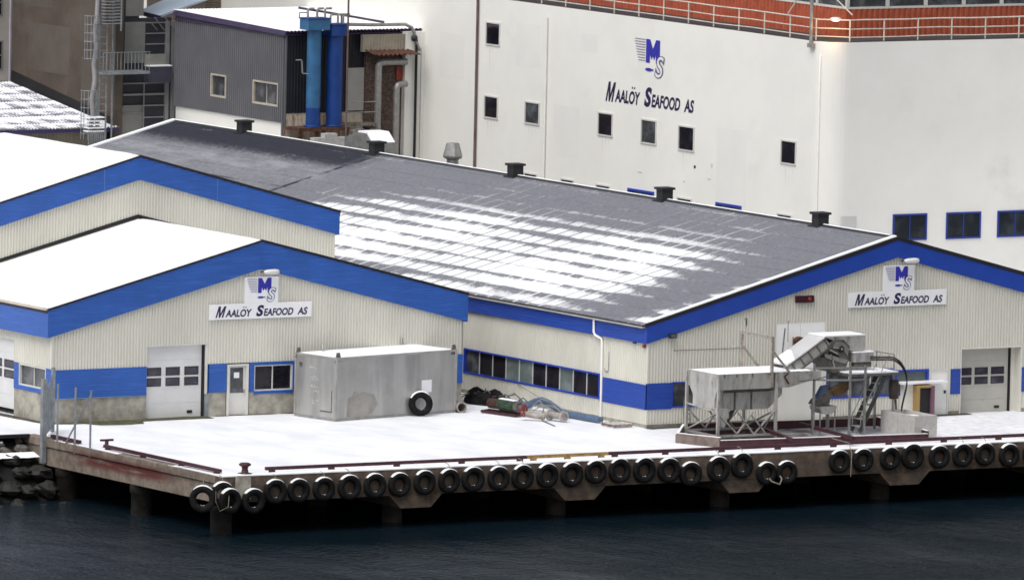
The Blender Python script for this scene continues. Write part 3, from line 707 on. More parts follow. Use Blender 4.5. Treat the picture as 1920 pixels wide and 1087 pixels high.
# roof
rf = MB()
def roof_sheet(mb, y0, y1, xe, xr, ze, zr, pitch=.177, amp=.034):
    n = int((y1-y0)/pitch*6); vs = []
    for i in range(n+1):
        y = y0+(y1-y0)*i/n; h = amp*math.sin(2*math.pi*i/6)
        for k in range(12):
            f = k/11; vs.append((xe+(xr-xe)*f, y, ze+(zr-ze)*f+h))
    fs = []
    for i in range(n):
        for k in range(11):
            a = i*12+k; fs.append((a, a+1, a+13, a+12) if xr < xe else (a, a+12, a+13, a+1))
    mb.add(vs, [f[::-1] for f in fs])
roof_sheet(rf, -.1, BY1+.1, -.36, BXM, BE-.055, BR)
rf.prism_y([(-.2, BE-.12), (BXM, BR-.10), (BXM, BR-.05), (-.2, BE-.07)], -.1, BY1+.1)
roof = rf.build('roof', roofB_m, B)
rf2 = MB(); rf2.prism_y([(BXM, BR-.10), (BX1+.2, BE-.14), (BX1+.2, BE-.02), (BXM, BR+.0)], -.1, BY1+.1); rf2.build('roof', roofB_m, B)
rc = MB(); rc.prism_y([(BXM-.22, BR-.035), (BXM, BR+.055), (BXM+.22, BR-.035), (BXM, BR+.02)], 0, BY1); rc.build('ridge_cap', darkbox, roof)
rs = MB(); rs.prism_y([(BXM-.05, BR+.05), (BXM+.03, BR+.075), (BXM+.12, BR+.03), (BXM, BR+.04)], .5, BY1); rs.build('snow_on_ridge', snow, roof)
# fascias
fa = MB()
fo = .14
for (xa, xb) in ((-.17, BXM), (BXM, BX1+.2)):
    za, zb_ = (bz(-.17), bz(BXM)) if xa < 0 else (bz(BXM), bz(BXM)-(BR-BE)*(BX1+.2-BXM)/(BXM+.15))
    fa.prism_y([(xa, za-.12-ft), (xb, zb_-.12-ft), (xb, zb_-.12), (xa, za-.12)], -fo, -.045)
fa.build('fascia', bluesmooth, B)
fs_ = MB(); fs_.box(-.17, -.06, -fo+.095, BY1, BE-.13-ft, BE-.13); fs_.build('fascia', blueB, B)
vt = MB()
for (xa, xb) in ((-.22, BXM), (BXM, BX1+.25)):
    za, zb_ = (bz(-.22), bz(BXM)) if xa < 0 else (bz(BXM), bz(BXM)-(BR-BE)*(BX1+.25-BXM)/(BXM+.15))
    vt.prism_y([(xa, za-.119), (xb, zb_-.119), (xb, zb_+.04), (xa, za+.04)], -fo-.025, -.06)
vt.build('verge_trim', black, B)
vs_ = MB()
vs_.prism_y([(-.2, bz(-.2)+.04), (BXM-.1, BR+.04), (BXM-.1, BR+.09), (-.2, bz(-.2)+.08)], -fo-.02, .14); vs_.build('snow_on_verge', snow, B); vs_ = MB()
vs_.prism_y([(-.1, bz(-.1)+.02), (BXM, BR+.02), (BXM, BR+.09), (-.1, bz(-.1)+.09)], BY1-.2, BY1+.15)
vs_.build('snow_on_verge', snow, B)
gt = MB(); gt.box(-.31, -.175, .0, BY1, BE-.125, BE-.095); gt.build('eave_gap_shade', black, B)  # black strip paints the dark gap between roof sheet and gutter
gt = MB(); gt.box(-.33, -.172, .0, BY1, BE-.20, BE-.13); gt.build('gutter', mat('pale_gutter', (.42, .40, .37), .5), B)
# bands (blue), windows, doors of B
bd = MB(); wbox(bd, (0, 0, 0), UX, NY, -.068, 1.2, .80, 1.93, -.02, .07); bd.build('blue_band', blueB, B)
bd = MB(); wbox(bd, (0, 0, 0), UY, NX, -.068+.005, 3.74, .80, 1.86, -.02, .068); bd.build('blue_band', blueB, B)
bd = MB(); wbox(bd, (0, 0, 0), UX, NY, 15.52, 16.02, .90, 2.0, -.02, .07); bd.build('blue_band', blueB, B)
bd = MB(); wbox(bd, (0, 0, 0), UX, NY, 19.22, 22.0, .88, 1.95, -.02, .07); bd.build('blue_band', blueB, B)
window(B, (0, 0, 0), UY, NX, 3.76, 15.05, .88, 1.98, 10, .07, blueframe, gms=[glass, glass, glasspale, glass, glass, glasspale, glasspale, glass, glass, glassgrey], sash=off_white)
window(B, (0, 0, 0), UX, NY, 1.2, 3.7, .85, 1.95, 2, .06, blueframe, glassgrey, sash=blueframe)
window(B, (0, 0, 0), UX, NY, 9.1, 12.58, .93, 2.14, 3, .08, blueframe, glassgrey)
window(B, (0, 0, 0), UX, NY, 12.62, 14.36, .95, 2.05, 1, .09, blueframe, glasspale)
bdoor = MB(); wbox(bdoor, (0, 0, 0), UX, NY, 6.45, 8.95, .0, 2.3, -.08, .02); bdoor.build('sliding_door', cladin, B)
bdoor = MB(); wbox(bdoor, (0, 0, 0), UX, NY, 6.45, 7.68, 2.31, 4.27, -.08, .03); wbox(bdoor, (0, 0, 0), UX, NY, 7.70, 8.95, 2.31, 4.27, -.08, .03); bdoor.build('door_panel', mat('bright_white_panel', (.92, .92, .91), .5, var=.02), B, label='bright white upper door panel')
pdoor = MB(); wbox(pdoor, (0, 0, 0), UX, NY, 14.50, 15.34, .0, 1.95, -.06, .0); dd = pdoor.build('door', whitepaint, B)
fr = MB(); wbox(fr, (0, 0, 0), UX, NY, 14.42, 14.50, 0, 2.02, -.05, .05); wbox(fr, (0, 0, 0), UX, NY, 15.34, 15.42, 0, 2.02, -.05, .05); wbox(fr, (0, 0, 0), UX, NY, 14.50, 15.34, 1.95, 2.02, -.05, .05); fr.build('door_frame', winw, dd)
hd = MB(); wbox(hd, (0, 0, 0), UX, NY, 15.20, 15.28, .95, 1.08, 0, .06); hd.build('handle', black, dd)
garage_door(B, (0, 0, 0), UX, NY, 16.08, 18.85, .0, 2.80, doorg, rec=.45)
rv = MB(); wbox(rv, (0, 0, 0), UX, NY, 18.86, 18.93, -.02, 2.80, -.5, -.38); rv.build('door_post', black, B)
rv = MB(); wbox(rv, (0, 0, 0), UX, NY, 18.93, 19.24, -.02, 2.83, -.5, -.42); wbox(rv, (0, 0, 0), UX, NY, 19.17, 19.24, -.02, 2.90, -.42, .06); wbox(rv, (0, 0, 0), UX, NY, 15.99, 16.06, -.02, 2.90, -.45, .06); wbox(rv, (0, 0, 0), UX, NY, 16.06, 19.17, 2.83, 2.90, -.45, .06); rv.build('door_surround', clad, B)
bp = MB(); bp.tube([(-.23, 4.05, 4.40), (-.23, 4.05, 3.75), (-.21, 3.95, 3.62), (-.1, 3.6, 3.5), (-.1, 3.55, 3.35), (-.1, 3.55, .12)], .055, 10); dpipe = bp.build('downpipe', whitepaint, B)
# roof ventilators along the ridge
for i, (px, yc) in enumerate(((458, 231), (706, 271), (966, 315), (1246, 361), (1538, 407))):
    p = P(px, yc+10, X=BXM-.0); v = MB(); y = p.y
    v.box(BXM-.27, BXM+.27, y-.27, y+.27, BR-.12, BR+.46); v.box(BXM-.35, BXM+.35, y-.35, y+.35, BR+.46, BR+.56); v.box(BXM-.40, BXM+.40, y-.40, y+.40, BR-.14, BR-.02)
    v.build('roof_ventilator', darkbox, roof)
# small fixtures on B
def sign(o, W, H, w2, h2, off2, label):
    """board with the company name and a smaller board with the emblem above"""
    s = thing('company_sign', label, 'sign', tuple(o), 'company signs on the gables')
    b_ = MB(); wbox(b_, o, UX, NY, 0, W, o.z, o.z+H, 0, .05); b_.build('name_board', signw, s)
    b_ = MB(); wbox(b_, o, UX, NY, off2, off2+w2, o.z+H+.002, o.z+H+h2, .004, .05); b_.build('emblem_board', signw, s)
    l = MB(); company_name(l, o+Vector((W*.06, 0, H*.13)), UX, NY, W*.90, H*.74, .056); l.build('lettering', inkd, s)
    l = MB(); name_dots(l, o+Vector((W*.06, 0, H*.13)), UX, NY, W*.90, H*.74, .056); l.build('letter_dots', inkd, s)
    emblem(s, o+Vector((off2+w2*.06, 0, H+h2*.03)), UX, NY, w2*.88, h2*.93, .052, signw)
    return s
o = P(1590, 577, Y=-.07); o2 = P(1773, 569, Y=-.07); sign(o, o2.x-o.x, .66, 1.60, 1.10, P(1654, 540, Y=-.03).x-o.x, 'white company sign on the big hall gable, above the garage door')
def wall_lamp(p, n_, label, m=lampglass, L=.75):
    t = thing('wall_lamp', label, 'lamp', tuple(p)); a = MB(); a.bar(p, p+n_*.25+Vector((0, 0, .05)), .05); a.build('bracket', darkbox, t)
    h = MB(); u = Vector((1, 0, 0)); c = p+n_*.3+Vector((L*.45, 0, .02))
    h.lathe([(.0, -L/2), (.07, -L/2+.02), (.11, -L/4), (.125, L*.2), (.10, L*.45), (0, L/2)], 'X', 14, c=c); h.build('lamp_head', m, t)
    return t
p = P(1690, 489, Y=-.1); wall_lamp(p, NY, 'white elongated lamp under the peak of the big hall gable')
p = P(1257, 628, Y=-.05); fl = thing('floodlight', 'small dark floodlight under the blue trim near the left corner of the big gable', 'lamp', tuple(p))
a = MB(); a.box(p.x-.16, p.x+.16, p.y-.28, p.y-.10, p.z-.12, p.z+.08); a.build('housing', darkbox, fl); a = MB(); a.box(p.x-.05, p.x+.05, p.y-.1, p.y+.05, p.z-.03, p.z+.04); a.build('bracket', darkbox, fl); a = MB(); a.box(p.x-.13, p.x+.13, p.y-.295, p.y-.282, p.z-.10, p.z+.05); a.build('lens', glassgrey, fl)
p = P(1489, 567, Y=0); p2 = P(1523, 553, Y=0); dsp = thing('warning_box', 'dark red lit warning box on the big gable, left of the company sign', 'warning light', (p.x, -.05, p.z))
a = MB(); a.box(p.x, p2.x, -.16, -.03, p.z, p2.z); a.build('housing', mat('dark_maroon', (.05, .008, .018), .35), dsp)
a = MB(); a.lathe([(0, -.03), (.07, -.02), (.09, 0)], 'Y', 14, c=(p2.x-.22, -.16, (p.z+p2.z)/2)); a.build('red_lens', redpaint, dsp)
p = P(1210, 641, X=-.05); al = MB(); al.lathe([(0, -.12), (.06, -.10), (.08, 0), (.05, .05), (0, .06)], n=14, c=(-.12, .15, 3.55)); al.build('alarm_light', redpaint, label='small red alarm lamp under the blue trim at the hall corner', cat='alarm lamp')
al = MB(); al.box(-.16, -.05, .85, 1.0, 3.56, 3.66); al.build('camera_box', darkbox, label='tiny dark box under the blue side trim near the red alarm lamp', cat='sensor')
cnd = MB(); cnd.tube([(-.05, 3.05, 3.0), (-.05, 3.05, 2.22), (-.06, 3.15, 2.12), (-.07, 3.3, 2.12), (-.07, 3.38, 2.25)], .025, 6); cnd.build('conduit', galv, B)
cnd = MB(); cnd.tube([P(1396, 597, Y=-.05), P(1400, 597, Y=-.05), P(1400, 610, Y=-.05)], .02, 6); cnd.build('conduit', darkbox, B)
cnd = MB(); a = P(1262, 657, Y=-.045); b_ = P(1395, 652, Y=-.045); cnd.tube([a, b_], .012, 5); cnd.build('cable', plumpipe, B)
ld = MB(); lx = P(1282, 740, Y=-.2).x
ld.bar((lx-.05, -.35, .0), (lx+.08, -.06, 1.15), .03); ld.bar((lx+.27, -.35, .0), (lx+.38, -.06, 1.15), .03)
for k in range(5): f = (k+.6)/5.2; ld.bar((lx-.05+.13*f, -.35+.29*f, 1.15*f), (lx+.27+.11*f, -.35+.29*f, 1.15*f), .025)
ld.build('ladder', stdark, label='short metal ladder leaning on the gable left of the machine', cat='ladder')

# ------------------------------------------------------------------ near hall (A) and taller hall behind it (A2)
AX0, AX1, AXM, AY0, AY1 = -23.2, -2.93, -13.12, 10.5, 21.2
AE, AR = 4.88, 7.50
def az_(x): return AR-(AR-AE)*abs(x-AXM)/10.4
A = thing('near_hall', 'low beige corrugated hall with bright blue trim and a thick white snow roof', 'industrial hall', (AXM, AY0, 0))
fd = 1.17
winB = (-13.33, -11.42, 1.03, 2.14)
opA = [(-23.2, -18.62, 0, 2.28), (-18.60, -15.62, -.1, 3.12), (-15.62, AX1, 0, 2.27)]
wl = MB()
corr(wl, (AX0, AY0, 0), UX, NY, AX1-AX0, lambda t: 2.27, lambda t: az_(AX0+t)-fd+.2, [(15.62+0-15.62+4.60, 7.58, -.1, 3.13)], pitch=.147, depth=.05, brk=[AXM-AX0])
corr(wl, (AX0, AY1+1, 0), -UY, NX, AY1+1-AY0, lambda t: 2.32, lambda t: 4.2, [(AY1+1-17.4, AY1+1-13.76, 0, 3.24)], pitch=.147, depth=.05)
corr(wl, (AX1, AY0, 0), UY, -NX, AY1-AY0, lambda t: 2.27, lambda t: 4.2, [], pitch=.147, depth=.05)
wl.box(AX0-.062, AX0+.01, AY0-.062, AY0+.01, 2.30, 4.0)
wl.build('wall', clad, A)
pl = MB()
def pbox(x0, x1, z0, z1, d=.0, t=.3): pl.box(x0, x1, AY0-d, AY0+t, z0, z1)
pbox(AX0-.02, -18.60, -.2, 1.06, .04); pbox(-15.55, -14.72, -.2, 1.04, .04); pbox(-13.55, AX1, -.2, 1.0, .04)
pl.build('plinth', concrete, A)
for bx in ((AX0-.04, AX0+.3, AY0+.35, 13.7, -.2, 1.2), (AX0-.04, AX0+.3, 17.4, AY1+1, -.2, 1.2), (AX1-.3, AX1+.03, AY0+.35, AY1, -.2, 1.0)): pl = MB(); pl.box(*bx); pl.build('plinth', concrete, A)
def band(x0, x1, z0, z1): b_ = MB(); wbox(b_, (0, AY0, 0), UX, NY, x0, x1, z0, z1, -.05, .075); return b_.build('blue_band', blueA, A)
band(AX0-.05, -18.62, 1.07, 2.27)
band(-15.55, -14.70, 1.05, 2.26); band(-13.56, winB[0], 1.01, 2.26); band(winB[0], winB[1], .90, 1.03); band(winB[0], winB[1], 2.14, 2.26); band(winB[1], AX1+.03, 1.01, 2.26)
b_ = MB(); wbox(b_, (AX0, 0, 0), UY, NX, AY0-.07, 10.9, 1.21, 2.32, -.05, .07); wbox(b_, (AX0, 0, 0), UY, NX, 10.9, 13.7, 1.21, 1.40, -.05, .07); wbox(b_, (AX0, 0, 0), UY, NX, 13.25, 13.7, 1.40, 2.32, -.05, .07); b_.build('blue_band', blueA, A); b_ = MB(); wbox(b_, (AX0, 0, 0), UY, NX, 17.5, AY1+1, 1.21, 2.32, -.05, .07); b_.build('blue_band', blueA, A)
window(A, (AX0, 0, 0), UY, NX, 10.9, 13.25, 1.40, 2.31, 2, .05, winw, glassgrey, d0=-.06, d1=.07)
dl = MB(); wbox(dl, (0, AY0, 0), UX, NY, AX0-.07, -18.62, 1.035, 1.068, 0, .10); dl.build('drip_strip', mat('pale_blue_trim', (.12, .25, .5), .5), A)
window(A, (0, AY0, 0), UX, NY, winB[0], winB[1], winB[2], winB[3], 2, .055, winw, glass, d1=.05)
garage_door(A, (0, AY0, 0), UX, NY, -18.60, -15.80, .02, 3.12, doorw, rec=.15, fx=(.0, .98))
rv = MB(); wbox(rv, (0, AY0, 0), UX, NY, -15.80, -15.74, -.1, 3.12, -.30, -.02); rv.build('door_post', black, A)
rv = MB(); wbox(rv, (0, AY0, 0), UX, NY, -15.735, -15.62, 1.0, 3.12, -.30, .03); wbox(rv, (0, AY0, 0), UX, NY, -18.66, -15.62, 3.12, 3.16, -.2, .06); rv.build('door_surround', winw, A)
rv = MB(); wbox(rv, (0, AY0, 0), UX, NY, -15.735, -15.56, -.1, 1.0, -.25, .07); rv.build('door_buffer', greypost, A)
garage_door(A, (AX0, 0, 0), UY, NX, 13.76, 17.4, .25, 3.22, doorw, rec=.12)
# personnel door
dr = MB(); wbox(dr, (0, AY0, 0), UX, NY, -14.55, -13.72, .03, 2.14, -.10, -.04); dr = dr.build('door', winw, A)
fr = MB(); wbox(fr, (0, AY0, 0), UX, NY, -14.66, -14.55, 0, 2.22, -.1, .07); wbox(fr, (0, AY0, 0), UX, NY, -13.72, -13.60, 0, 2.22, -.1, .07); wbox(fr, (0, AY0, 0), UX, NY, -14.55, -13.72, 2.14, 2.22, -.1, .07); fr.build('door_frame', winw, dr)
gl = MB(); wbox(gl, (0, AY0, 0), UX, NY, -14.45, -13.82, .98, 2.06, -.05, -.03); gl.build('pane', glassgrey, dr)
no = MB(); wbox(no, (0, AY0, 0), UX, NY, -14.28, -14.02, 1.62, 1.86, -.03, -.022); no.build('notice', signw, dr)
hd = MB(); wbox(hd, (0, AY0, 0), UX, NY, -13.82, -13.76, .98, 1.12, -.04, .02); hd.build('handle', galv, dr)
# roof of A: deck + snow
def snow_roof(parent, xm, hw, zr, ze, y0, y1, th=.10):
    d = MB(); d.prism_y([(xm-hw, ze-.20), (xm, zr-.20), (xm+hw, ze-.20), (xm+hw, ze-.10), (xm, zr-.10), (xm-hw, ze-.10)], y0, y1); r = d.build('roof', roofdark, parent)
    s = MB(); n = 60; m = 26; vs = []
    for j in range(m+1):
        y = y0+.03+(y1-y0-.06)*j/m
        for i in range(n+1):
            x = xm-hw+.05+(2*hw-.1)*i/n; e = min(1, min(i, n-i, j*1.2, (m-j)*1.2)/1.5)
            z = zr-(zr-ze)*abs(x-xm)/hw - .10 + th*(.25+.75*e**.5) + .02*mnoise.noise(Vector((x*.6, y*.6, 1)))
            vs.append((x, y, z))
    s.add(vs, [(j*(n+1)+i, j*(n+1)+i+1, (j+1)*(n+1)+i+1, (j+1)*(n+1)+i) for j in range(m) for i in range(n)], True)
    s.prism_y([(xm-hw+.05, ze-.099), (xm, zr-.099), (xm+hw-.05, ze-.099), (xm+hw-.05, ze-.06), (xm, zr-.06), (xm-hw+.05, ze-.06)], y0+.02, y1-.02)
    s.build('snow_cover', roofsnow, r)
    return r
hw = 10.38
snow_roof(A, AXM, hw+.02, AR+.04, AE+.04, AY0-.12, AY1-.02)
def gable_fascia(parent, xm, hw, zr, ze, y, depth, m, thick=.10, y1=None, trim_left=False):
    f = MB()
    f.prism_y([(xm-hw, ze-depth-.05), (xm, zr-depth-.05), (xm, zr-.05), (xm-hw, ze-.05)], y-thick, y); f.prism_y([(xm+hw, ze-depth-.05), (xm+hw, ze-.05), (xm, zr-.05), (xm, zr-depth-.05)], y-thick, y)
    f.build('fascia', m, parent)
    t = MB(); t.prism_y([(xm, zr-.049), (xm+hw+.03, ze-.049), (xm+hw+.03, ze+.055), (xm, zr+.055)], y-thick-.03, y-.002); t.prism_y([(xm-hw-.02, ze-.049), (xm, zr-.049), (xm, zr+.015), (xm-hw-.02, ze+.015)], y-thick-.03, y-.002); t.build('verge_trim', black, parent)
    j = MB(); j.box(xm-.05, xm+.05, y-thick-.012, y-thick+.02, zr-depth-.07, zr-.06); j.build('fascia_joint', m, parent)
gable_fascia(A, AXM, hw, AR, AE, AY0-.05, fd, blueA)
sf = MB(); sf.box(AXM-hw, AXM-hw+.10, AY0-.048, AY1, AE-fd-.05, AE-.05); sf.build('fascia', blueA, A)
sf = MB(); sf.box(AXM+hw-.10, AXM+hw, AY0-.048, AY1, AE-fd-.05, AE-.05); sf.build('fascia', blueA, A)
so_ = MB(); so_.box(AXM-hw+.101, AX0+.1, AY0+.0, AY1, AE-fd, AE-fd+.03); so_.build('soffit', winw, A)
ge = MB(); ge.box(AXM-hw-.09, AXM-hw+.12, AY0-.1, AY1, AE-.045, AE+.03); ge.build('gutter', mat('cream_gutter', (.55, .50, .42), .5), A)
at = MB(); at.bar((AXM-hw+.05, AY0-.1, AE), (AXM-hw+.05, AY0-.1, AE+.3), .015); at.bar((AXM-.05, AY0-.1, AR), (AXM-.05, AY0-.1, AR+.28), .015); at.build('rod', galv, A)
o = P(391, 600, Y=AY0-.07); o2 = P(583, 591, Y=AY0-.07)
sign(o, o2.x-o.x, .66, 1.66, 1.12, P(457, 565, Y=AY0-.03).x-o.x, 'white company sign on the near hall gable, above the white garage door')
wall_lamp(P(490, 510, Y=AY0-.1), NY, 'white elongated lamp under the peak of the near hall gable')
# taller hall
A2 = thing('tall_hall', 'taller beige corrugated hall with blue trim and snow roof, behind the near hall', 'industrial hall', (AXM, 21.2, 0))
A2R, A2E = 10.24, 7.52; A2Y = 21.2
def a2z(x): return A2R-(A2R-A2E)*abs(x-AXM)/10.2
wl = MB(); corr(wl, (AX0, A2Y, 0), UX, NY, 20.1, lambda t: 0, lambda t: a2z(AX0+t)-.85, [], pitch=.147, depth=.05, brk=[AXM-AX0])
wl.box(AX0, AX0+.05, A2Y+.05, 46, 0, 6.8); wl.box(AX0+20.05, AX0+20.1, A2Y+.05, 34, 0, 6.8); wl.build('wall', clad, A2)
snow_roof(A2, AXM, 10.2, A2R+.04, A2E+.04, A2Y-.12, 33.9)
gable_fascia(A2, AXM, 10.16, A2R, A2E, A2Y-.05, .98, blueA)
sf = MB(); sf.box(AXM+10.05, AXM+10.15, A2Y-.048, 33.8, A2E-1.03, A2E-.05); sf.box(AXM-10.15, AXM-10.05, A2Y-.048, 33.8, A2E-1.03, A2E-.05); sf.build('fascia', blueA, A2)
fl_ = MB(); fl_.prism_y([(AX0-.2, az_(AX0-.2)+.02), (AXM, AR+.0), (AXM+10.1, az_(AXM+10.1)+.02), (AXM+10.1, az_(AXM+10.1)+.16), (AXM, AR+.18), (AX0-.2, az_(AX0-.2)+.16)], A2Y-.07, A2Y-.032); fl_.build('roof_flashing', black, A2)
jt = MB()
for px in (408, 196):
    x = P(px, 345, Y=A2Y-.15).x; jt.box(x-.015, x+.015, A2Y-.156, A2Y-.14, a2z(x)-1.02, a2z(x)-.06)
jt.build('fascia_joint', mat('pale_joint', (.10, .2, .5), .5), A2)

# ------------------------------------------------------------------ white building
WX, WYC, CH, WT = 27.0, 29.05, 1.2, 13.88
Wb = thing('white_building', 'tall white rendered factory building with small dark windows and the company name', 'building', (40, 40, 0))
arc = [(WX+CH-CH*math.cos(math.pi/2*k/9), WYC-CH*math.sin(math.pi/2*k/9)) for k in range(10)]
wl = MB(); wl.prism_z(arc+[(75, WYC-CH), (75, 110), (WX, 110)], -.2, WT); wl.build('wall', white_wall, Wb)
WY2 = WYC-CH
# windows on the long wall  (px left, px right, y top, y bottom)
def lw(pxl, pxr, yt, yb, fm=winw, gm=glass, nx=1, fw=.07, zt=None, zb_=None):
    a = P(pxl, yt, X=WX); b_ = P(pxr, yb, X=WX)
    window(Wb, (WX, 0, 0), UY, NX, b_.y, a.y, zb_ or b_.z, zt or a.z, nx, fw, fm, gm, d0=.0, d1=.05, sash=fm)
for (l, r, t, bb, gm_) in ((912, 938, 40, 88, glass), (909, 934, 178, 225, glass), (985, 1012, 189, 236, glassgrey), (1122, 1149, 209, 258, glass), (1203, 1231, 222, 273, glassgrey), (1273, 1302, 234, 286, glass), (1465, 1493, 261, 311, glass)):
    lw(l, r, t, bb, gm=gm_)
for (l, r, t) in ((983, 1008, 321), (1052, 1077, 333), (1118, 1145, 344), (1270, 1298, 370), (1458, 1486, 401)):
    a = P(l, t, X=WX); b_ = P(r, t, X=WX); window(Wb, (WX, 0, 0), UY, NX, b_.y, a.y, 4.6, 5.70, 1, .07, winw, glass, d0=.0, d1=.05)
for (l, r, t) in ((1178, 1227, 351), (1343, 1391, 378)):
    a = P(l, t, X=WX); b_ = P(r, t, X=WX); window(Wb, (WX, 0, 0), UY, NX, b_.y, a.y, 4.5, 5.74, 2, .10, blueframe, glassgrey, d0=.0, d1=.06, sash=blueframe)
# windows on the right hand wall
for (l, r) in ((1674, 1738), (1774, 1839), (1870, 1936)):
    a = P(l, 397, Y=WY2).x; b_ = P(r, 397, Y=WY2).x
    window(Wb, (0, WY2, 0), UX, NY, a, b_, 4.62, 5.86, 2, .085, MATS['navy_frame'], glassblue, d0=.0, d1=.05, sash=MATS['navy_frame'])
a = P(1577, 400, Y=WY2); b_ = P(1605, 402, Y=WY2); hm = MB(); wbox(hm, (0, WY2, 0), UX, NY, a.x, b_.x, 4.7, 5.85, 0, .04); hm.build('hatch', off_white, Wb)
# painted name and emblem
a = P(1135, 189, X=WX-.01); b_ = P(1301, 213, X=WX-.01)
l = MB(); company_name(l, Vector((WX, a.y, 9.70)), -UY, NX, a.y-b_.y, .95, .012); l.build('lettering', inkd, Wb)
l = MB(); name_dots(l, Vector((WX, a.y, 9.70)), -UY, NX, a.y-b_.y, .95, .012); l.build('letter_dots', inkd, Wb)
a = P(1191, 80, X=WX); b_ = P(1247, 150, X=WX); emblem(Wb, Vector((WX, a.y, 11.12)), -UY, NX, a.y-b_.y, 1.80, .012, white_wall)
# pipes and strips on the wall
for (px, yb, r, m, z0, lab) in ((895, 308, .065, plumpipe, 4.5, None), (1025, 325, .05, whitepaint, 4.5, None)):
    a = P(px-3, 150, X=WX-.12); pp = MB(); top = 16 if m is plumpipe else 13.3
    pp.tube([(WX-.10, a.y, z0), (WX-.10, a.y, top)], r, 8); pp.build('downpipe', m, Wb)
a = P(1533, 150, X=WX-.1); pp = MB(); pp.tube([(WX+.06, WYC-.45, 4), (WX+.06, WYC-.45, 13.2), (WX+.2, WYC-.4, 13.4)], .05, 8); pp.build('downpipe', whitepaint, Wb)
st = MB()
for (px, py, w_, h_) in ((1335, 310, .12, .22), (1330, 335, .3, .05), (1283, 340, .15, .06), (1200, 322, .35, .04), (1170, 0, 0, 0)):
    if w_ == 0: continue
    st = MB(); a = P(px, py, X=WX); st.box(WX-.02, WX+.01, a.y-w_/2, a.y+w_/2, a.z-h_/2, a.z+h_/2); st.build('vent_grille', off_white, Wb)
rpm = mat('repaired_render', (.775, .765, .725), .75, var=.02, vscale=.5)
for (xl, xr_, yt, yb) in ((968, 1013, 42, 130), (1038, 1085, 195, 300), (1345, 1398, 238, 395), (1090, 1120, 62, 100), (825, 870, 60, 150)):
    a = P(xl, yt, X=WX); b_ = P(xr_, yb, X=WX); o_ = MB(); wbox(o_, (WX, 0, 0), UY, NX, b_.y, a.y, b_.z, a.z, 0, .004); o_.build('repaired_patch', rpm, Wb)
stm = mat('drip_stain', (.725, .715, .67), .8, var=.06, vscale=3)
for (px, py, L) in ((925, 90, 1.3), (921, 228, .9), (998, 238, .7), (1136, 260, 1.0), (1218, 275, .6), (1288, 287, .9), (1480, 313, 1.2)):
    a = P(px, py, X=WX); o_ = MB()
    for q_ in range(3): yy = a.y-.3+.28*q_; o_.prism([(WX-.001, yy, a.z), (WX-.001, yy+.05+.03*q_, a.z), (WX-.001, yy+.02, a.z-L*(.6+.2*q_))], (-.003, 0, 0))
    o_.build('drip_stain', stm, Wb)
a = P(1303, 313, X=WX); vv = MB(); vv.lathe([(0, -.03), (.07, -.02), (.08, .01)], 'X', 12, c=(WX-.01, a.y, a.z)); vv.build('vent_hole', black, Wb)
rd = MB(); rd.prism_z([(WX+.02, WYC), (WX+CH*.3, WYC-CH*.66), (WX+CH, WYC-CH+.02), (74.9, WYC-CH+.02), (74.9, 109.9), (WX+.02, 109.9)], WT+.002, WT+.03); rd.build('roof', roofdark, Wb)  # dark colour here paints in the shadow strip behind the rail
# set back storey, orange cladding below a window band
OX, OY = 29.4, P(1588, 40, X=29.4).y
ow = MB(); corr(ow, (OX, 75, 0), -UY, NX, 75-OY, lambda t: WT, lambda t: WT+1.36, pitch=.30, depth=.06); corr(ow, (OX, OY, 0), UX, NY, 30, lambda t: WT, lambda t: WT+1.36, pitch=.30, depth=.06)
ow.box(OX-.03, OX+.02, OY-.03, OY+.02, WT, WT+1.36)
ow.build('set_back_wall', orange, Wb)
fr = MB(); fr.box(OX-.05, OX+.25, OY+.26, 75, WT+1.36, WT+1.46); fr.box(OX-.05, 60, OY-.05, OY+.25, WT+1.36, WT+1.46); fr.box(OX-.05, 60, OY-.05, OY+.1, WT+3.2, WT+3.5); fr.box(OX-.05, OX+.1, OY+.11, 75, WT+3.2, WT+3.5)
k = 0; y = OY
for k in range(18):
    y = OY+k*2.35; fr.box(OX-.05, OX+.1, y+(.12 if k else -.05), y+.26+.0, WT+1.465, WT+3.2) if k else fr.box(OX-.05, OX+.1, OY-.05, OY+.1, WT+1.465, WT+3.2)
for k in range(1, 8): x = OX+k*2.13; fr.box(x, x+.18, OY-.05, OY+.1, WT+1.465, WT+3.2)
fr.build('window_frame', winw, Wb)
gl = MB(); gl.box(OX+.02, OX+.06, OY+.1, 75, WT+1.46, WT+3.2); gl.box(OX+.1, 60, OY+.02, OY+.06, WT+1.46, WT+3.2); gl.build('window_band', glassgrey, Wb)
up_ = MB(); up_.prism_z([(OX-.4, OY-.4), (65, OY-.4), (65, 90), (OX-.4, 90)], WT+3.5, WT+3.7); up_.build('upper_roof', roofdark, Wb)
# railing on the parapet
rl = MB()
e = .12
P0 = Vector((WX+e, 95, 0)); P1 = Vector((WX+e, WYC+.05, 0)); P2 = Vector((WX+CH+e*.4, WY2+e, 0)); P3 = Vector((52, WY2+e, 0))
for zz, rr in ((.22, .028), (.60, .028), (1.02, .034)):
    for a, b_ in ((P0, P1), (P1, P2), (P2, P3)):
        m_ = 24; pts = []
        for k in range(m_+1):
            p = a+(b_-a)*k/m_; pts.append(p+Vector((0, 0, WT+zz+(.03*mnoise.noise(Vector((p.x*.5, p.y*.4, zz))) if 0 < k < m_ else 0))))
        rl.tube(pts, rr, 6)
railp = mat('weathered_white_paint', (.62, .58, .50), .55, var=.08, vscale=2)
rl.build('rail', railp, Wb, label='white parapet rail')
pst = MB(); y = P1.y
pts = [P1+Vector((0, 2.2*k, 0)) for k in range(29)] + [P2+Vector((1.88*k, 0, 0)) for k in range(12)]
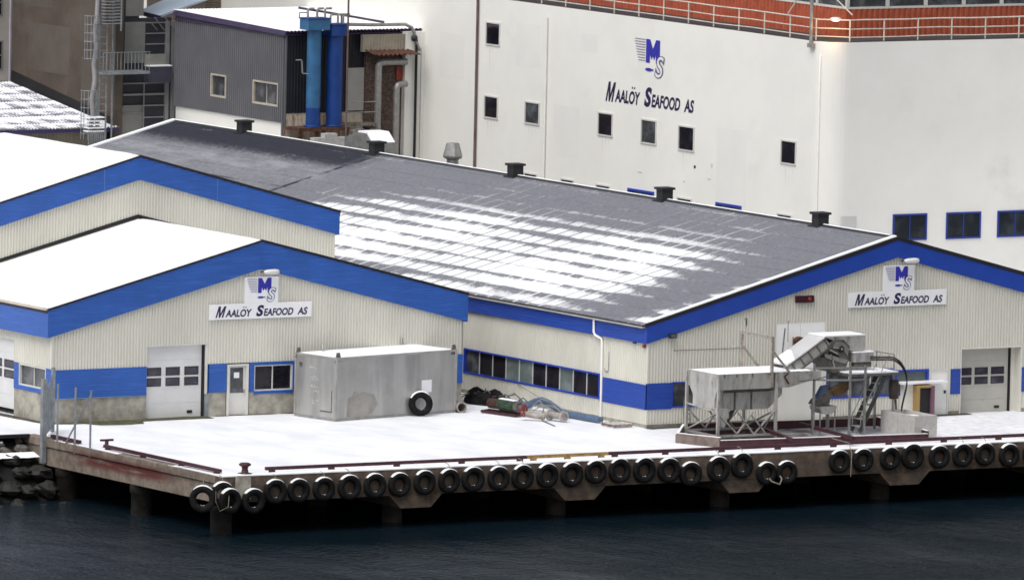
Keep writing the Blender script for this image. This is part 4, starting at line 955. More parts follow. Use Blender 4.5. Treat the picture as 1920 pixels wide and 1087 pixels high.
for p in pts:
    o_ = MB(); o_.tube([p+Vector((0, 0, WT)), p+Vector((0, 0, WT+1.04))], .035, 6); o_.build('rail_post', railp, Wb)
# mast with the lit lamp
mt = P(1521, 60, X=WX-.1); mast = thing('lamp_mast', 'grey mast with stays and a lit lamp on the white building corner', 'lamp', (WX-.12, WYC+.1, WT-.3))
o_ = MB(); o_.tube([(WX-.12, WYC+.1, WT-.25), (WX-.12, WYC+.1, 19)], .085, 10); o_.box(WX-.2, WX+.0, WYC-.1, WYC+.3, WT-.3, WT-.1); o_.build('mast', galv, mast)
o_ = MB(); o_.tube([(WX-.12, WYC+.1, 16.9), (WX+1.25, WYC-1.25, 15.15)], .03, 6); o_.tube([(WX-.12, WYC+.1, 16.9), (WX-.05, WYC+2.2, 15.0)], .03, 6); o_.build('stay', winw, mast)
lp = P(1567, 35, X=WX+.85)
o_ = MB(); o_.lathe([(0, .06), (.16, .05), (.26, .0), (.26, -.04), (0, -.045)], n=18, c=lp); o_.build('lamp_shade', lampglass, mast)
me_, nt_, b__ = new_mat('lit_bulb'); b__.inputs['Emission Color'].default_value = (1, .62, .22, 1); b__.inputs['Emission Strength'].default_value = 14
o_ = MB(); o_.lathe([(.22, -.05), (.18, -.10), (0, -.14)], n=18, c=lp); o_.build('bulb', me_, mast)
pd = bpy.data.lights.new('lamp_light', 'POINT'); pd.energy = 42; pd.color = (1, .58, .25); pd.shadow_soft_size = .15
po = bpy.data.objects.new('lamp_light', pd); col.objects.link(po); po.parent = mast; po.location = lp+Vector((-.75, -.75, -.40))-Vector(mast.location)

# ------------------------------------------------------------------ grey annex block with tanks (far)
KX, KY, KY1 = P(535, 150, Y=64.5).x, 64.5, 75.3
K = thing('grey_annex', 'two storey annex clad in dark grey corrugated sheet with a snow covered roof', 'building', (KX, KY, 0))
kw = [(397, 425, 137, 185), (476, 523, 149, 201)]
wl = MB(); op = []
for (l, r, t, b2_) in kw:
    a = P(l, t, X=KX); c_ = P(r, b2_, X=KX); op.append((KY1-a.y, KY1-c_.y, c_.z, a.z))
corr(wl, (KX, KY1, 0), -UY, NX, KY1-KY, lambda t: 7.42, lambda t: 11.86+.02*(KY1-KY-t), op, pitch=.20, depth=.085)
wl.build('wall', slategrey, K)
wl = MB(); wl.box(KX+.05, KX+.3, KY+.2, KY1, 0, 7.46); wl.build('lower_wall', white_wall, K)
for (l, r, t, b2_), nx_ in zip(kw, (1, 2)):
    a = P(l, t, X=KX); c_ = P(r, b2_, X=KX); window(K, (KX, 0, 0), UY, NX, c_.y, a.y, c_.z, a.z, nx_, .09, winbrown, glassgrey, d0=-.05, d1=.07, sash=winbrown)
wl = MB(); corr(wl, (KX, KY, 0), UX, NY, WX-KX, lambda t: 7.9, lambda t: 11.8, pitch=.17, depth=.03); wl.build('front_wall', nearblack, K)
ct = MB(); ct.box(KX-.05, KX+.04, KY-.06, KY+.06, 7.3, 11.8); ct.tube([(KX-.1, KY+.05, 5), (KX-.1, KY+.05, 7.5)], .06, 6); ct.build('corner_trim', slategrey, K)
rf = MB()
n = int((WX-KX+.3)/.21*6); vs = []
for i in range(n+1):
    x = KX-.15+(WX-KX+.25)*i/n; h = .045*math.sin(2*math.pi*i/6)
    vs += [(x, KY-.30, 11.86+h), (x, KY1+.1, 12.12+h)]
rf.add(vs, [(2*i, 2*i+2, 2*i+3, 2*i+1) for i in range(n)]); rf.box(KX-.15, WX-.02, KY-.18, KY1, 11.7, 11.76); rfo = rf.build('roof', mat('plum_dark_trim', (.06, .03, .09), .6), K)
vs = []
for i in range(n+1):
    x = KX-.12+(WX-KX+.2)*i/n; h = .022*math.sin(2*math.pi*i/6)
    vs += [(x, KY-.26, 11.93+h), (x, KY1+.1, 12.19+h)]
s_ = MB(); s_.add(vs, [(2*i, 2*i+2, 2*i+3, 2*i+1) for i in range(n)], True); s_.build('snow_cover', roofsnow, rfo)
et = MB(); et.prism_x([(KY-.2, 11.70), (KY1, 11.92), (KY1, 12.10), (KY-.2, 11.86)], KX-.20, KX-.14); et.build('verge_trim', mat('dark_purple_trim', (.06, .05, .10), .5), K)
lwp = MB(); lwp.box(KX+.01, KX+3.0, KY+.0, KY+.15, 4, 7.88); lwp.build('front_base', rustwall, K)
lwp = MB(); lwp.box(KX+3.01, WX-.02, KY+.02, KY+.15, 4, 7.88); lwp.build('front_base', rustwall, K)
# things on/in front of its front wall, y = KY plane
def kp(px, py, d=.1): return P(px, py, Y=KY-d)
pn = MB(); a = kp(652, 128); b_ = kp(681, 207); pn.box(a.x, b_.x, KY-.12, KY-.03, b_.z, a.z); pn.build('access_door', mat('dull_white_panel', (.36, .35, .32), .6, var=.06), K)
br = MB(); a = kp(684, 100); b_ = kp(762, 240); br.box(a.x, b_.x, KY-.25, KY-.031, 4.0, a.z); br.build('brick_wall', brick, K)
cb = MB(); a = kp(681, 66, .5); b_ = kp(759, 96, .5); corr(cb, (a.x, KY-.5, 0), UX, NY, b_.x-a.x, lambda t: b_.z, lambda t: a.z, pitch=.17, depth=.03); cb.box(a.x, b_.x, KY-.49, KY-.26, b_.z, a.z); cb.build('beige_box', mat('dull_beige_sheet', (.30, .27, .21), .6), K)
wc = MB(); a = kp(760, 60, .5); b_ = kp(777, 70, .5); wc.box(a.x, WX, KY-.55, KY-.02, 4, a.z); wc.build('white_column', white_wall, K)
ar = MB(); a = kp(686, 95, .6); b_ = kp(771, 97, .6); n = 40; vs = []
for i in range(n+1):
    x = a.x+(b_.x-a.x)*i/n; h = .05*math.sin(2*math.pi*i/4); vs += [(x, KY-.5, a.z+h), (x+.15, KY-1.3, a.z-.18+h)]
ar.add(vs, [(2*i, 2*i+1, 2*i+3, 2*i+2) for i in range(n)]); ar.build('lean_to_roof', rust, K)
# ducts
def elbow(pts, r, seg=5):
    out = [Vector(pts[0])]
    for i in range(1, len(pts)-1):
        p = Vector(pts[i]); a = (Vector(pts[i-1])-p).normalized(); b_ = (Vector(pts[i+1])-p).normalized(); k = r*1.6
        for t in range(seg+1):
            f = t/seg; out.append((p+a*k)*(1-f)**2+p*2*f*(1-f)+(p+b_*k)*f*f)
    out.append(Vector(pts[-1])); return out
dt = MB(); a = kp(710, 125, .8); b_ = kp(762, 116, .8)
dt.tube(elbow([(a.x, KY-.8, 4), (a.x, KY-.8, b_.z), (b_.x, KY-.8, b_.z)], .17), .17, 14); dt.build('duct', duct, K)
dt = MB(); a = kp(744, 160, 1.0); b_ = kp(762, 158, 1.0)
dt.tube(elbow([(a.x, KY-1.0, 4), (a.x, KY-1.0, b_.z), (b_.x+.05, KY-.9, b_.z)], .16), .16, 14); dt.build('duct', duct, K)
rb = MB(); a = kp(743, 125, .3); b_ = kp(760, 150, .3); rb.box(a.x, b_.x, KY-.34, KY-.26, b_.z, a.z); rb.build('red_box', mat('dull_red', (.25, .04, .02), .6), K)
for (px, m_, r_, yt) in ((779, black, .07, 75), (788, galv, .02, 90), (650, plumpipe, .05, -20)):
    d_ = .7 if px != 650 else 1.6; a = kp(px, 180, d_); b_ = kp(px, yt, d_)
    o_ = MB(); o_.tube([(a.x, KY-d_, 4.5), (a.x, KY-d_, b_.z)], r_, 8); o_.build('riser_pipe', m_, K)
o_ = MB(); a = kp(768, 48, .6); pts = [kp(640, 46, .6), kp(700, 47, .6), kp(760, 46, .6), kp(772, 52, .65), kp(777, 62, .7), kp(778, 75, .7), kp(784, 88, .7), kp(788, 95, .7)]
o_.tube(pts, .085, 10); o_.build('roof_pipe', galv, K)
o_ = MB(); o_.tube([kp(560, 15, .5), kp(640, 28, .5), kp(720, 42, .5)], .06, 8); o_.tube([kp(640, 28, .5), kp(640, 52, .5)], .04, 8); o_.tube([kp(561, 35, .5), kp(562, 24, .5), kp(575, 24, .5)], .03, 8); o_.build('roof_pipe', mat('plum_grey_pipe', (.12, .09, .15), .5), K)
o_ = MB(); a = kp(770, 57, .7); o_.lathe([(0, -.16), (.15, -.10), (.15, .10), (0, .16)], 'X', 12, c=kp(777, 72, .8)); o_.build('valve', darkbox, K)
# balcony and cables near the panel
bc = MB(); a = kp(640, 233, 1.2); b_ = kp(706, 233, 1.2); bc.box(a.x, b_.x, KY-1.2, KY-.26, a.z-.12, a.z); bc.build('service_platform', mat('dirty_grille', (.17, .15, .13), .8, var=.5, vscale=9), K)
bc = MB()
for z_ in (.55, 1.05): bc.tube([(a.x+.3, KY-1.15, a.z+z_), (b_.x, KY-1.15, a.z+z_)], .022, 6)
for f in (0, .5, 1): x = a.x+.3+(b_.x-a.x-.3)*f; bc.tube([(x, KY-1.15, a.z), (x, KY-1.15, a.z+1.05)], .022, 6)
bc.build('handrail', galv, K)
bc = MB()
for k in range(16):
    x0_ = a.x+.2+random.random()*1.6; pts = [(x0_+.1*j, KY-1.25-.05*random.random(), a.z-.25-.25*random.random()) for j in range(6)]; bc.tube(pts, .025, 5)
bc.build('cable_bundle', galv, K)
# blue tanks (two things) on their rusty stand
st = thing('tank_stand', 'rusty steel stand under the two blue tanks', 'stand', (kp(610, 240, .9).x, KY-.9, 0))
a = kp(560, 238, 1.4); b_ = kp(655, 238, 1.4); zt_ = kp(600, 238, .9).z
s_ = MB(); s_.box(a.x, b_.x, KY-1.45, KY-.1, zt_-.16, zt_); s_.build('top_plate', rust, st)
for x in (a.x+.1, (a.x+b_.x)/2, b_.x-.1):
    s_ = MB(); s_.box(x-.08, x+.08, KY-1.4, KY-1.25, 0, zt_-.16); s_.build('leg', rust, st)
s_ = MB(); s_.box(a.x+.6, b_.x-.3, KY-1.9, KY-1.5, 0, zt_-.45); s_.box(a.x+1.2, a.x+1.9, KY-1.9, KY-1.5, zt_-.449, zt_-.25); s_.build('concrete_block', block_c, st)
def tank(px, w_, ytop, capw, m1, m2, zsplit, label):
    c = kp(px, 150, .85); t = thing('column_tank', label, 'tank', (c.x, KY-.85, zt_), 'blue column tanks on the annex')
    zt2 = kp(px, ytop, .85).z; r_ = w_/2; nn = 20
    if zsplit: 
        z_ = kp(px, zsplit, .85).z; o_ = MB(); o_.lathe([(r_, zt_+.01), (r_, z_)], n=nn, c=(c.x, KY-.85, 0)); o_.build('lower_shell', m2, t)
    else: z_ = zt_+.01
    o_ = MB(); o_.lathe([(r_+.006, z_), (r_+.006, zt2)], n=nn, c=(c.x, KY-.85, 0)); o_.build('shell', m1, t)
    o_ = MB(); o_.box(c.x-capw/2, c.x+capw/2, KY-1.3, KY-.45, zt2-.02, zt2+.52); hd_ = o_.build('header_box', m1, t)
    o_ = MB(); o_.box(c.x-capw/2-.04, c.x+capw/2+.04, KY-1.34, KY-.41, zt2+.521, zt2+.56); o_.build('lid', m2 if m2 else m1, t)
    for dx in (-.35*capw, .1, .45*capw):
        o_ = MB(); o_.tube(elbow([(c.x+dx, KY-.9, zt2+.56), (c.x+dx, KY-.9, zt2+1.0), (c.x+dx+.35, KY-.9, zt2+1.0)], .06), .055, 8); o_.build('pipe_stub', galv, t)
    for zz in (zt_+.05,): 
        o_ = MB(); o_.lathe([(r_, zz-.04), (r_+.09, zz-.04), (r_+.09, zz+.03), (r_, zz+.03)], n=nn, c=(c.x, KY-.85, 0)); o_.build('flange', m2 or m1, t)
    return t
t1 = tank(588, .70, 55, 1.22, bluelight, bluedeep, 202, 'light blue column tank with a square header, left of the darker one')
o_ = MB(); o_.tube(elbow([kp(555, 113, 1.2), kp(566, 113, 1.2), kp(567, 138, 1.2), kp(578, 139, 1.2)], .04), .035, 8); o_.build('side_pipe', galv, t1)
t2 = tank(627, .78, 66, .90, bluedeep, None, None, 'deep blue column tank, right of the light blue one')
# cowls standing on the far side of the ridge
cw = MB(); p = P(849, 285, X=17.0); zb_ = bz(17.0)
cw.lathe([(.28, zb_-.3), (.28, p.z-.35), (.44, p.z-.28), (.46, p.z-.18), (.30, p.z+.42), (.0, p.z+.44)], n=10, c=(17.0, p.y, 0), smooth=False)
cw.build('roof_cowl', galv, label='faceted galvanised roof cowl against the white wall, behind the ridge', cat='roof cowl')
p = P(690, 262, X=16.0); zb_ = bz(16.0); hh = thing('exhaust_hood', 'grey sheet metal exhaust hood with a snow cap, behind the ridge below the ducts', 'exhaust hood', (16, p.y, zb_))
x = 16.0; y = p.y
cw = MB(); cw.prism_x([(y+1.6, zb_-.4), (y-1.0, zb_-.4), (y-1.0, p.z-.15), (y-.4, p.z+.33), (y+.5, p.z+.33), (y+1.6, p.z-.0)], x-.35, x+.9); cw.build('housing', galv, hh)
cw = MB(); cw.prism_x([(y-.95, p.z-.12), (y-.4, p.z+.335), (y+.45, p.z+.335), (y+.4, p.z+.41), (y-.4, p.z+.41), (y-1.0, p.z-.06)], x-.3, x+.9); cw.build('snow_cap', snow, hh)

# ------------------------------------------------------------------ far left: brown building, bay, stair tower, snowy shed
BB = thing('brown_building', 'dark brown panelled building with a grey service bay at its corner', 'building', (16.2, 76, 0))
BBX, BBY = 16.2, 75.7
wl = MB(); wl.box(BBX, BBX+.3, BBY, 86.3, 0, 20); wl.box(BBX, BBX+.45, BBY-.1, BBY-.001, 0, 20); wl.build('wall', brownwall, BB)
pn = MB()
for (y0_, y1_, z0_, z1_) in ((77.6, 79.0, 7.6, 9.6), (80.2, 84.5, 8.6, 11.0), (77.3, 79.3, 10.4, 13.2), (82.0, 86.0, 11.8, 14.4)):
    pn.box(BBX-.012, BBX, y0_, y1_, z0_, z1_)
pn.build('wall_patch', mat('brown_panel_lighter', (.105, .088, .075), .8, var=.1, vscale=.6), BB)
tr = MB(); tr.box(BBX-.05, BBX+.05, 86.25, 86.36, 0, 20); tr.build('corner_trim', mat('mauve_trim', (.25, .22, .32), .6), BB)
# bay (faces front)
by = 75.8
def bpnt(px, py): return P(px, py, Y=by)
wl = MB(); a = bpnt(235, 45); wl.box(BBX+.46, 17.62, by, by+.3, 0, 20); wl.box(17.621, KX+.0, by, by+.3, 0, 11.75); wl.build('bay_back', mat('bay_dark', (.028, .028, .036), .7), BB)
ps = MB()
for px in (224, 311, 322): x = bpnt(px, 150).x; ps.box(x-.10, x+.10, by-.14, by-.001, 0, 11.6 if px > 300 else 20)
ps.build('bay_post', baygrey, BB)
for (x0_, x1_, y0_, y1_, m_) in ((233, 270, 42, 118, greypanel), (270, 310, 102, 124, mat('pale_panel', (.25, .245, .22), .7)), (228, 266, 200, 260, greypanel), (235, 268, -5, 30, greypanel)):
    a = bpnt(x0_, y0_); b_ = bpnt(x1_, y1_); o_ = MB(); o_.box(a.x, b_.x, by-.07, by-.002, b_.z, a.z); o_.build('bay_panel', m_, BB)
gb = MB()
for (x0_, x1_, y_, h_) in ((271, 311, 43, .05), (271, 311, 63, .05), (271, 311, 83, .05), (229, 311, 157, .06), (229, 311, 178, .10), (229, 311, 199, .06), (268, 311, 220, .06), (229, 268, 212, .04)):
    a = bpnt(x0_, y_); b_ = bpnt(x1_, y_); gb.box(a.x, b_.x, by-.12, by-.075, a.z-h_/2, a.z+h_/2)
a = bpnt(268, 157); b_ = bpnt(268, 240); gb.box(a.x-.03, a.x+.03, by-.13, by-.121, b_.z, a.z)
gb.build('glazing_bar', baygrey, BB)
a = bpnt(270, 124); b_ = bpnt(313, 153); o_ = MB(); o_.box(a.x, b_.x, by-.5, by-.003, b_.z, a.z); o_.build('bay_box', mat('slate_box', (.05, .05, .075), .6), BB)
o_ = MB(); o_.box(a.x, b_.x, by-.5, by-.01, a.z, a.z+.05); o_.build('snow_cap', snow, BB)
o_ = MB()
for (a_, b2_) in (((290, 33), (308, 57)), ((310, 33), (328, 58)), ((285, 45), (295, 57))): o_.bar(P(a_[0], a_[1], Y=by-.3), P(b2_[0], b2_[1], Y=by-.15), .04)
o_.build('roof_brace', baygrey, BB)
# lean-to roof over the bay
AWX = 18.9
e0 = P(262, 24, X=AWX); e1 = P(326, 37, X=AWX); yl = max(e1.y, 75.95)
o_ = MB(); o_.prism([(AWX, yl, e1.z), (AWX, e0.y, e0.z), (24.5, e0.y+1.5, e0.z+1.7), (24.5, yl, e1.z+1.7)], (0, 0, .10)); lr = o_.build('lean_to_roof', bluegreysnow, BB)
o_ = MB(); o_.prism([(AWX-.05, yl, e1.z-.12), (AWX-.05, e0.y, e0.z-.12), (AWX+.05, e0.y, e0.z-.12), (AWX+.05, yl, e1.z-.12)], (0, 0, .21)); o_.build('eave_trim', mat('navy_trim', (.03, .03, .08), .5), lr)
# slatted building right behind
sbd = thing('slatted_building', 'brown slatted building just showing behind the annex roof', 'building', (24, 84, 0))
sl = MB(); a = P(385, 10, Y=84); b_ = P(556, 10, Y=84); sl.box(a.x, b_.x, 84.1, 90, 0, 18); sl.build('wall', snowybrown, sbd)
sl = MB()
for k in range(60): sl.box(a.x+.0, b_.x, 84.0, 84.1, 10+k*.13, 10+k*.13+.085)
sl.build('slats', mat('brown_slat', (.17, .13, .10), .7), sbd)
# pale building at the far left edge
pb = thing('pale_building', 'pale building with dark windows at the left edge of the picture', 'building', (10, 87, 0))
c = P(18, 60, Y=86.4); wl = MB(); wl.box(-10, c.x, 86.4, 95, 0, 20); wl.build('wall', mat('warm_grey_render', (.34, .32, .29), .8, var=.05), pb)
for (y0_, y1_) in ((-20, 30), (77, 131)):
    a = P(-22, y0_, Y=86.4); b_ = P(4, y1_, Y=86.4); window(pb, (0, 86.4, 0), UX, NY, a.x, b_.x, b_.z, a.z, 1, .06, greypanel, glass, d0=0, d1=.05, ny=2)
# snowy shed
sh = thing('shed', 'low shed with a thinly snowed corrugated roof below the brown building', 'shed', (8, 76, 0))
z_e = P(100, 241, Y=75.5).z
wl = MB(); corr(wl, (-14, 76, 0), UX, NY, 30.0, lambda t: 0, lambda t: z_e-.05, pitch=.2, depth=.03); wl.box(-14, 16, 76.05, 86, 0, z_e-.1); wl.build('wall', mat('shed_cladding', (.20, .175, .135), .7, var=.15, vscale=.4), sh)
o_ = MB(); n = 30*30; vs = []
for i in range(n+1):
    x = -14.2+30.6*i/n; h = .04*math.sin(2*math.pi*i/5)
    xx = min(x, 16.15)
    vs += [(x, 75.4, z_e+h), (x if x < 16.15 else 16.15, 86.3, z_e+.128*10.9+h)]
o_.add(vs, [(2*i, 2*i+2, 2*i+3, 2*i+1) for i in range(n)]); ro = o_.build('roof', shed_m, sh)
o_ = MB(); o_.box(-14.2, 16.4, 75.45, 75.52, z_e-.22, z_e-.06); o_.build('eave_trim', mat('violet_trim', (.045, .03, .12), .6), ro)
o_ = MB(); o_.prism_x([(75.9, z_e+.05), (86.2, z_e+1.40), (86.2, z_e+2.0), (75.9, z_e+.45)], BBX-.03, BBX-.002); o_.build('wall_flashing', black, BB)
# spiral-ladder fire escape tower on the corner
fe = thing('fire_escape', 'grey steel fire escape with caged ladder and walkway on the brown corner', 'fire escape', (15.6, 75.0, 0))
fy = 75.0
def fpnt(px, py): return P(px, py, Y=fy)
c = fpnt(176, 120)
pts = [fpnt(x, y) for x, y in ((184, -10), (182, 30), (178, 60), (181, 90), (176, 120), (178, 150), (172, 185), (174, 215), (169, 245))]
o_ = MB(); o_.tube(pts, .12, 10); o_.build('flue', mat('pale_pipe', (.30, .29, .30), .5), fe)
o_ = MB(); xr = c.x+.55
for x in (c.x+.32, c.x+.72): o_.bar((x, fy, 4), (x, fy, 20), .06)
for k in range(48): o_.bar((c.x+.32, fy, 4+k*.33), (c.x+.72, fy, 4+k*.33), .04)
o_.build('ladder', greypost, fe)
for (yt, yb, x0_, x1_) in ((30, 112, 160, 178), (170, 262, 153, 174)):
    o_ = MB(); a = fpnt(x0_, yt); b_ = fpnt(x0_, yb); cx = fpnt((x0_+x1_)/2+4, yt).x; k = a.z; R_ = (fpnt(x1_+8, yt).x-a.x)/2
    while k > b_.z:
        o_.tube([(cx-R_*math.cos(t), fy-R_*.8*math.sin(t), k) for t in [math.pi*j/10 for j in range(-2, 13)]], .022, 5); k -= .42
    for j in range(7): t = math.pi*j/6; o_.tube([(cx-R_*math.cos(t), fy-R_*.8*math.sin(t), b_.z), (cx-R_*math.cos(t), fy-R_*.8*math.sin(t), a.z)], .02, 5)
    o_.build('ladder_cage', greypost, fe)
o_ = MB()   # upper stair flight
a = fpnt(188, -5); b_ = fpnt(218, 42)
for k in range(9):
    f = k/8; z_ = a.z+(b_.z-a.z)*f; o_.box(a.x, b_.x, fy-.5, fy+.1, z_-.05, z_)
o_.bar((b_.x, fy-.5, b_.z-.4), (b_.x, fy-.5, 20), .06); o_.bar((b_.x, fy+.3, 4), (b_.x, fy+.3, 20), .07); o_.build('stair_flight', greypost, fe)
o_ = MB(); a = fpnt(184, 134); b_ = fpnt(272, 134); o_.box(a.x, b_.x, fy-.5, fy+.6, a.z-.14, a.z-.02); o_.build('walkway', greypost, fe)
o_ = MB(); k = a.x
while k < b_.x: o_.bar((k, fy-.5, a.z-.05), (k, fy-.5, a.z+.95), .025); k += .2
o_.bar((a.x, fy-.5, a.z+.95), (b_.x, fy-.5, a.z+.95), .035); o_.build('handrail', greypost, fe)
o_ = MB(); a = fpnt(154, 218); b_ = fpnt(183, 240)
for k in range(5): z_ = a.z-k*.17; o_.box(a.x, b_.x, fy-.7, fy-.1, z_-.06, z_)
o_.build('snowy_tread', snow, fe)
o_ = MB()
for k in range(9): x = a.x+(b_.x-a.x)*k/8; o_.bar((x, fy-.7, 3), (x, fy-.7, a.z-.7), .03)
o_.build('lower_bars', greypost, fe)
# dark hidden ground-level courtyard wall behind the ridge is not needed

# ------------------------------------------------------------------ container, leaning tyre, notice, pipes
CROT = rad(11.0)
cu_ = Vector((math.cos(CROT), math.sin(CROT), 0)); c00 = Vector((-11.28, 7.0, 0))
def proj_x(v): d = v-CAM; return 960+FPX*d.dot(RI)/d.dot(F)
CL = 4.0
while proj_x(c00+cu_*CL) < 853: CL += .02
CX0, CX1, CY0, CY1, CZ = -11.28, -11.28+CL, 7.0, 9.62, 2.72
def cpt(px, py):
    d = ray(px, py); n_ = Vector((-math.sin(CROT), math.cos(CROT), 0)); t = (c00-CAM).dot(n_)/d.dot(n_); p = CAM+d*t; v = p-c00
    return Vector((c00.x+v.dot(cu_), c00.y, p.z)), p
ct = thing('container', 'worn bare aluminium container with snow on its flat top', 'container', tuple(c00))
o_ = MB(); o_.box(CX0, CX1, CY0, CY1, .05, CZ); o_.build('body', container_m, ct)
o_ = MB(); o_.box(CX0-.02, CX1+.02, CY0-.02, CY1+.02, .0, .12); o_.build('base_rail', galv, ct)
o_ = MB()
for x in (CX0+.01, CX1-.01):
    for y in (CY0+.01, CY1-.01): o_.box(x-.05, x+.05, y-.05, y+.05, .12, CZ+.02)
o_.box(CX0+.05, CX1-.05, CY0-.015, CY0+.05, CZ-.08, CZ+.01); o_.box(CX0-.015, CX0+.05, CY0+.06, CY1-.06, CZ-.08, CZ+.01); o_.build('edge_frame', mat('pale_alloy', (.42, .41, .39), .4, .4), ct)
for x in (CX0+.12, CX1-.12):
    for y in (CY0+.03, CY1-.03):
        l_ = MB(); l_.prism_y([(x-.18, CZ-.2), (x+.18, CZ-.2), (x+.07, CZ+.22), (x-.07, CZ+.22)], y-.03, y+.03); l_.build('lifting_lug', stdark, ct)
o_ = MB(); n = 20; vs = []
for j in range(9):
    for i in range(n+1):
        e = min(1, min(i, n-i, j, 8-j)/1.2); vs.append((CX0+.04+(CX1-CX0-.08)*i/n, CY0+.04+(CY1-CY0-.08)*j/8, CZ+.012+.06*e))
o_.add(vs, [(j*(n+1)+i, j*(n+1)+i+1, (j+1)*(n+1)+i+1, (j+1)*(n+1)+i) for j in range(8) for i in range(n)], True); o_.build('snow_cover', snow, ct)
for (x, y) in ((CX0+1.0, CY1-.6), (CX1-1.1, CY1-.3)):
    l_ = MB(); l_.lathe([(.06, CZ), (.06, CZ+.35), (0, CZ+.36)], n=10, c=(x, y, 0)); l_.build('vent_pipe', galv, ct)
l_ = MB(); wbox(l_, (0, CY0, 0), UX, NY, cpt(791, 712)[0].x, cpt(809, 712)[0].x, cpt(800, 735)[0].z, cpt(800, 712)[0].z, 0, .02); l_.build('notice_plate', signw, ct)
l_ = MB()
for (x0_, x1_, z0_, z1_) in ((CX0+.35, CX0+.5, 0, 0),):
    pass
wbox(l_, (CX0, 0, 0), UY, NX, CY0+.25, CY0+1.0, .35, .40, 0, .015); wbox(l_, (CX0, 0, 0), UY, NX, CY0+.25, CY0+.28, .40, 1.3, 0, .015); wbox(l_, (CX0, 0, 0), UY, NX, CY0+2.2, CY0+2.35, 2.2, 2.35, 0, .05); l_.build('side_bracket', stdark, ct)
for k in range(7):     # chalk-like rubbed marks on the end wall
    pass
mk = MB()
for k, (yy, zz) in enumerate(((8.5, 2.15), (8.45, 1.75), (8.35, 1.65), (8.4, 1.35), (8.3, 1.15), (8.35, .75), (8.3, .62))):
    for j in range(3): wbox(mk, (CX0, 0, 0), UY, NX, yy-.2+.16*j, yy-.12+.16*j, zz, zz+.03+.03*((k+j) % 3), 0, .004)
mk.build('rubbed_marks', mat('pale_scuff', (.48, .47, .45), .6), ct)
mk = MB(); pp_ = [(-10.65, .15), (-10.6, .95), (-10.35, 1.05), (-10.25, 1.25), (-9.95, 1.15), (-9.75, 1.2), (-9.1, 1.05), (-8.85, .6), (-9.2, .25), (-9.8, .1)]
mk.prism_y(pp_, CY0-.004, CY0+.001); mk.build('worn_patch', mat('tan_scuff', (.34, .325, .30), .6, .3, var=.15), ct)
ct.rotation_euler = (0, 0, CROT)
lt = thing('leaning_tyre', 'large black tyre with snow on top leaning on the aluminium container', 'tyre', (0, 0, 0))
tyre_mb().build('tyre', rubber, lt, local=True); snowarc_mb(rad(45), rad(150), .52, .56, -.13, .12).build('snow_cap', snow, lt, local=True)
snowarc_mb(rad(250), rad(300), .28, .25, -.13, .13).build('snow_in_rim', snow, lt, local=True)
p = cpt(783, 765)[1]; lt.location = (p.x-.03, p.y-.30, .53); lt.rotation_euler = (rad(-9), 0, rad(-14))
def pipe_piece(a, b, r, m, label, cat='pipe', name='pipe', wall=.04):
    a = Vector(a); b = Vector(b); o_ = MB(); d = (b-a)
    t = MB(); t.tube([a, b], r, 16, cap=False); t.tube([b, a], r-wall, 16, cap=False)
    # end rings
    for e_, dr in ((a, -1), (b, 1)):
        dd_ = d.normalized(); u_ = dd_.cross(Vector((0, 0, 1))).normalized(); v_ = u_.cross(dd_)
        vs = []
        for k in range(16):
            c_ = math.cos(2*math.pi*k/16); s_ = math.sin(2*math.pi*k/16); vs += [e_+(u_*c_+v_*s_)*r, e_+(u_*c_+v_*s_)*(r-wall)]
        t.add(vs, [(2*k, (2*k+2) % 32, (2*k+3) % 32, 2*k+1) if dr < 0 else (2*k+1, (2*k+3) % 32, (2*k+2) % 32, 2*k) for k in range(16)])
    return t.build(name, m, label=label, cat=cat)
p = P(866, 774, Y=8.1); pipe_piece((p.x+.15, 9.0, .23), (p.x, 8.1, .23), .23, frame_beige, 'short wide brown pipe lying at the right end of the container')

# junk beside the big hall
tp = thing('covered_junk', 'heap of black sheeting with grey scrap beside the hall wall', 'scrap heap', (-1.6, 11.2, 0))
o_ = MB(); cx, cy = -1.35, 11.0; vs = []; n = 18; m_ = 7
for j in range(m_+1):
    for i in range(n):
        a = 2*math.pi*i/n; f = j/m_; r_ = math.cos(f*math.pi/2)**.5
        h = .48*math.sin(f*math.pi/2)*(1+.9*mnoise.noise(Vector((i*.9, j*.8, 2)))); vs.append((cx+.8*r_*math.cos(a)*(1+.15*mnoise.noise(Vector((i*.5, 5, j))),)[0], cy+1.35*r_*math.sin(a), h))
o_.add(vs, [(j*n+i, j*n+(i+1) % n, (j+1)*n+(i+1) % n, (j+1)*n+i) for j in range(m_) for i in range(n)]); o_.build('black_sheet', rubber, tp)
o_ = MB()
for k in range(7): a = Vector((cx-.9+.18*k, cy+1.0-.45*k, .30+.08*(k % 3))); o_.bar(a, a+Vector((.35+.1*(k % 3), -.55+.25*(k % 2), .10-.06*(k % 4))), .06, .03); o_.tube([a+Vector((.2, -.1, -.1)), a+Vector((.5, -.3, .12)), a+Vector((.6, -.8, -.15))], .03, 6)
o_.build('scrap_strip', stdark, tp)
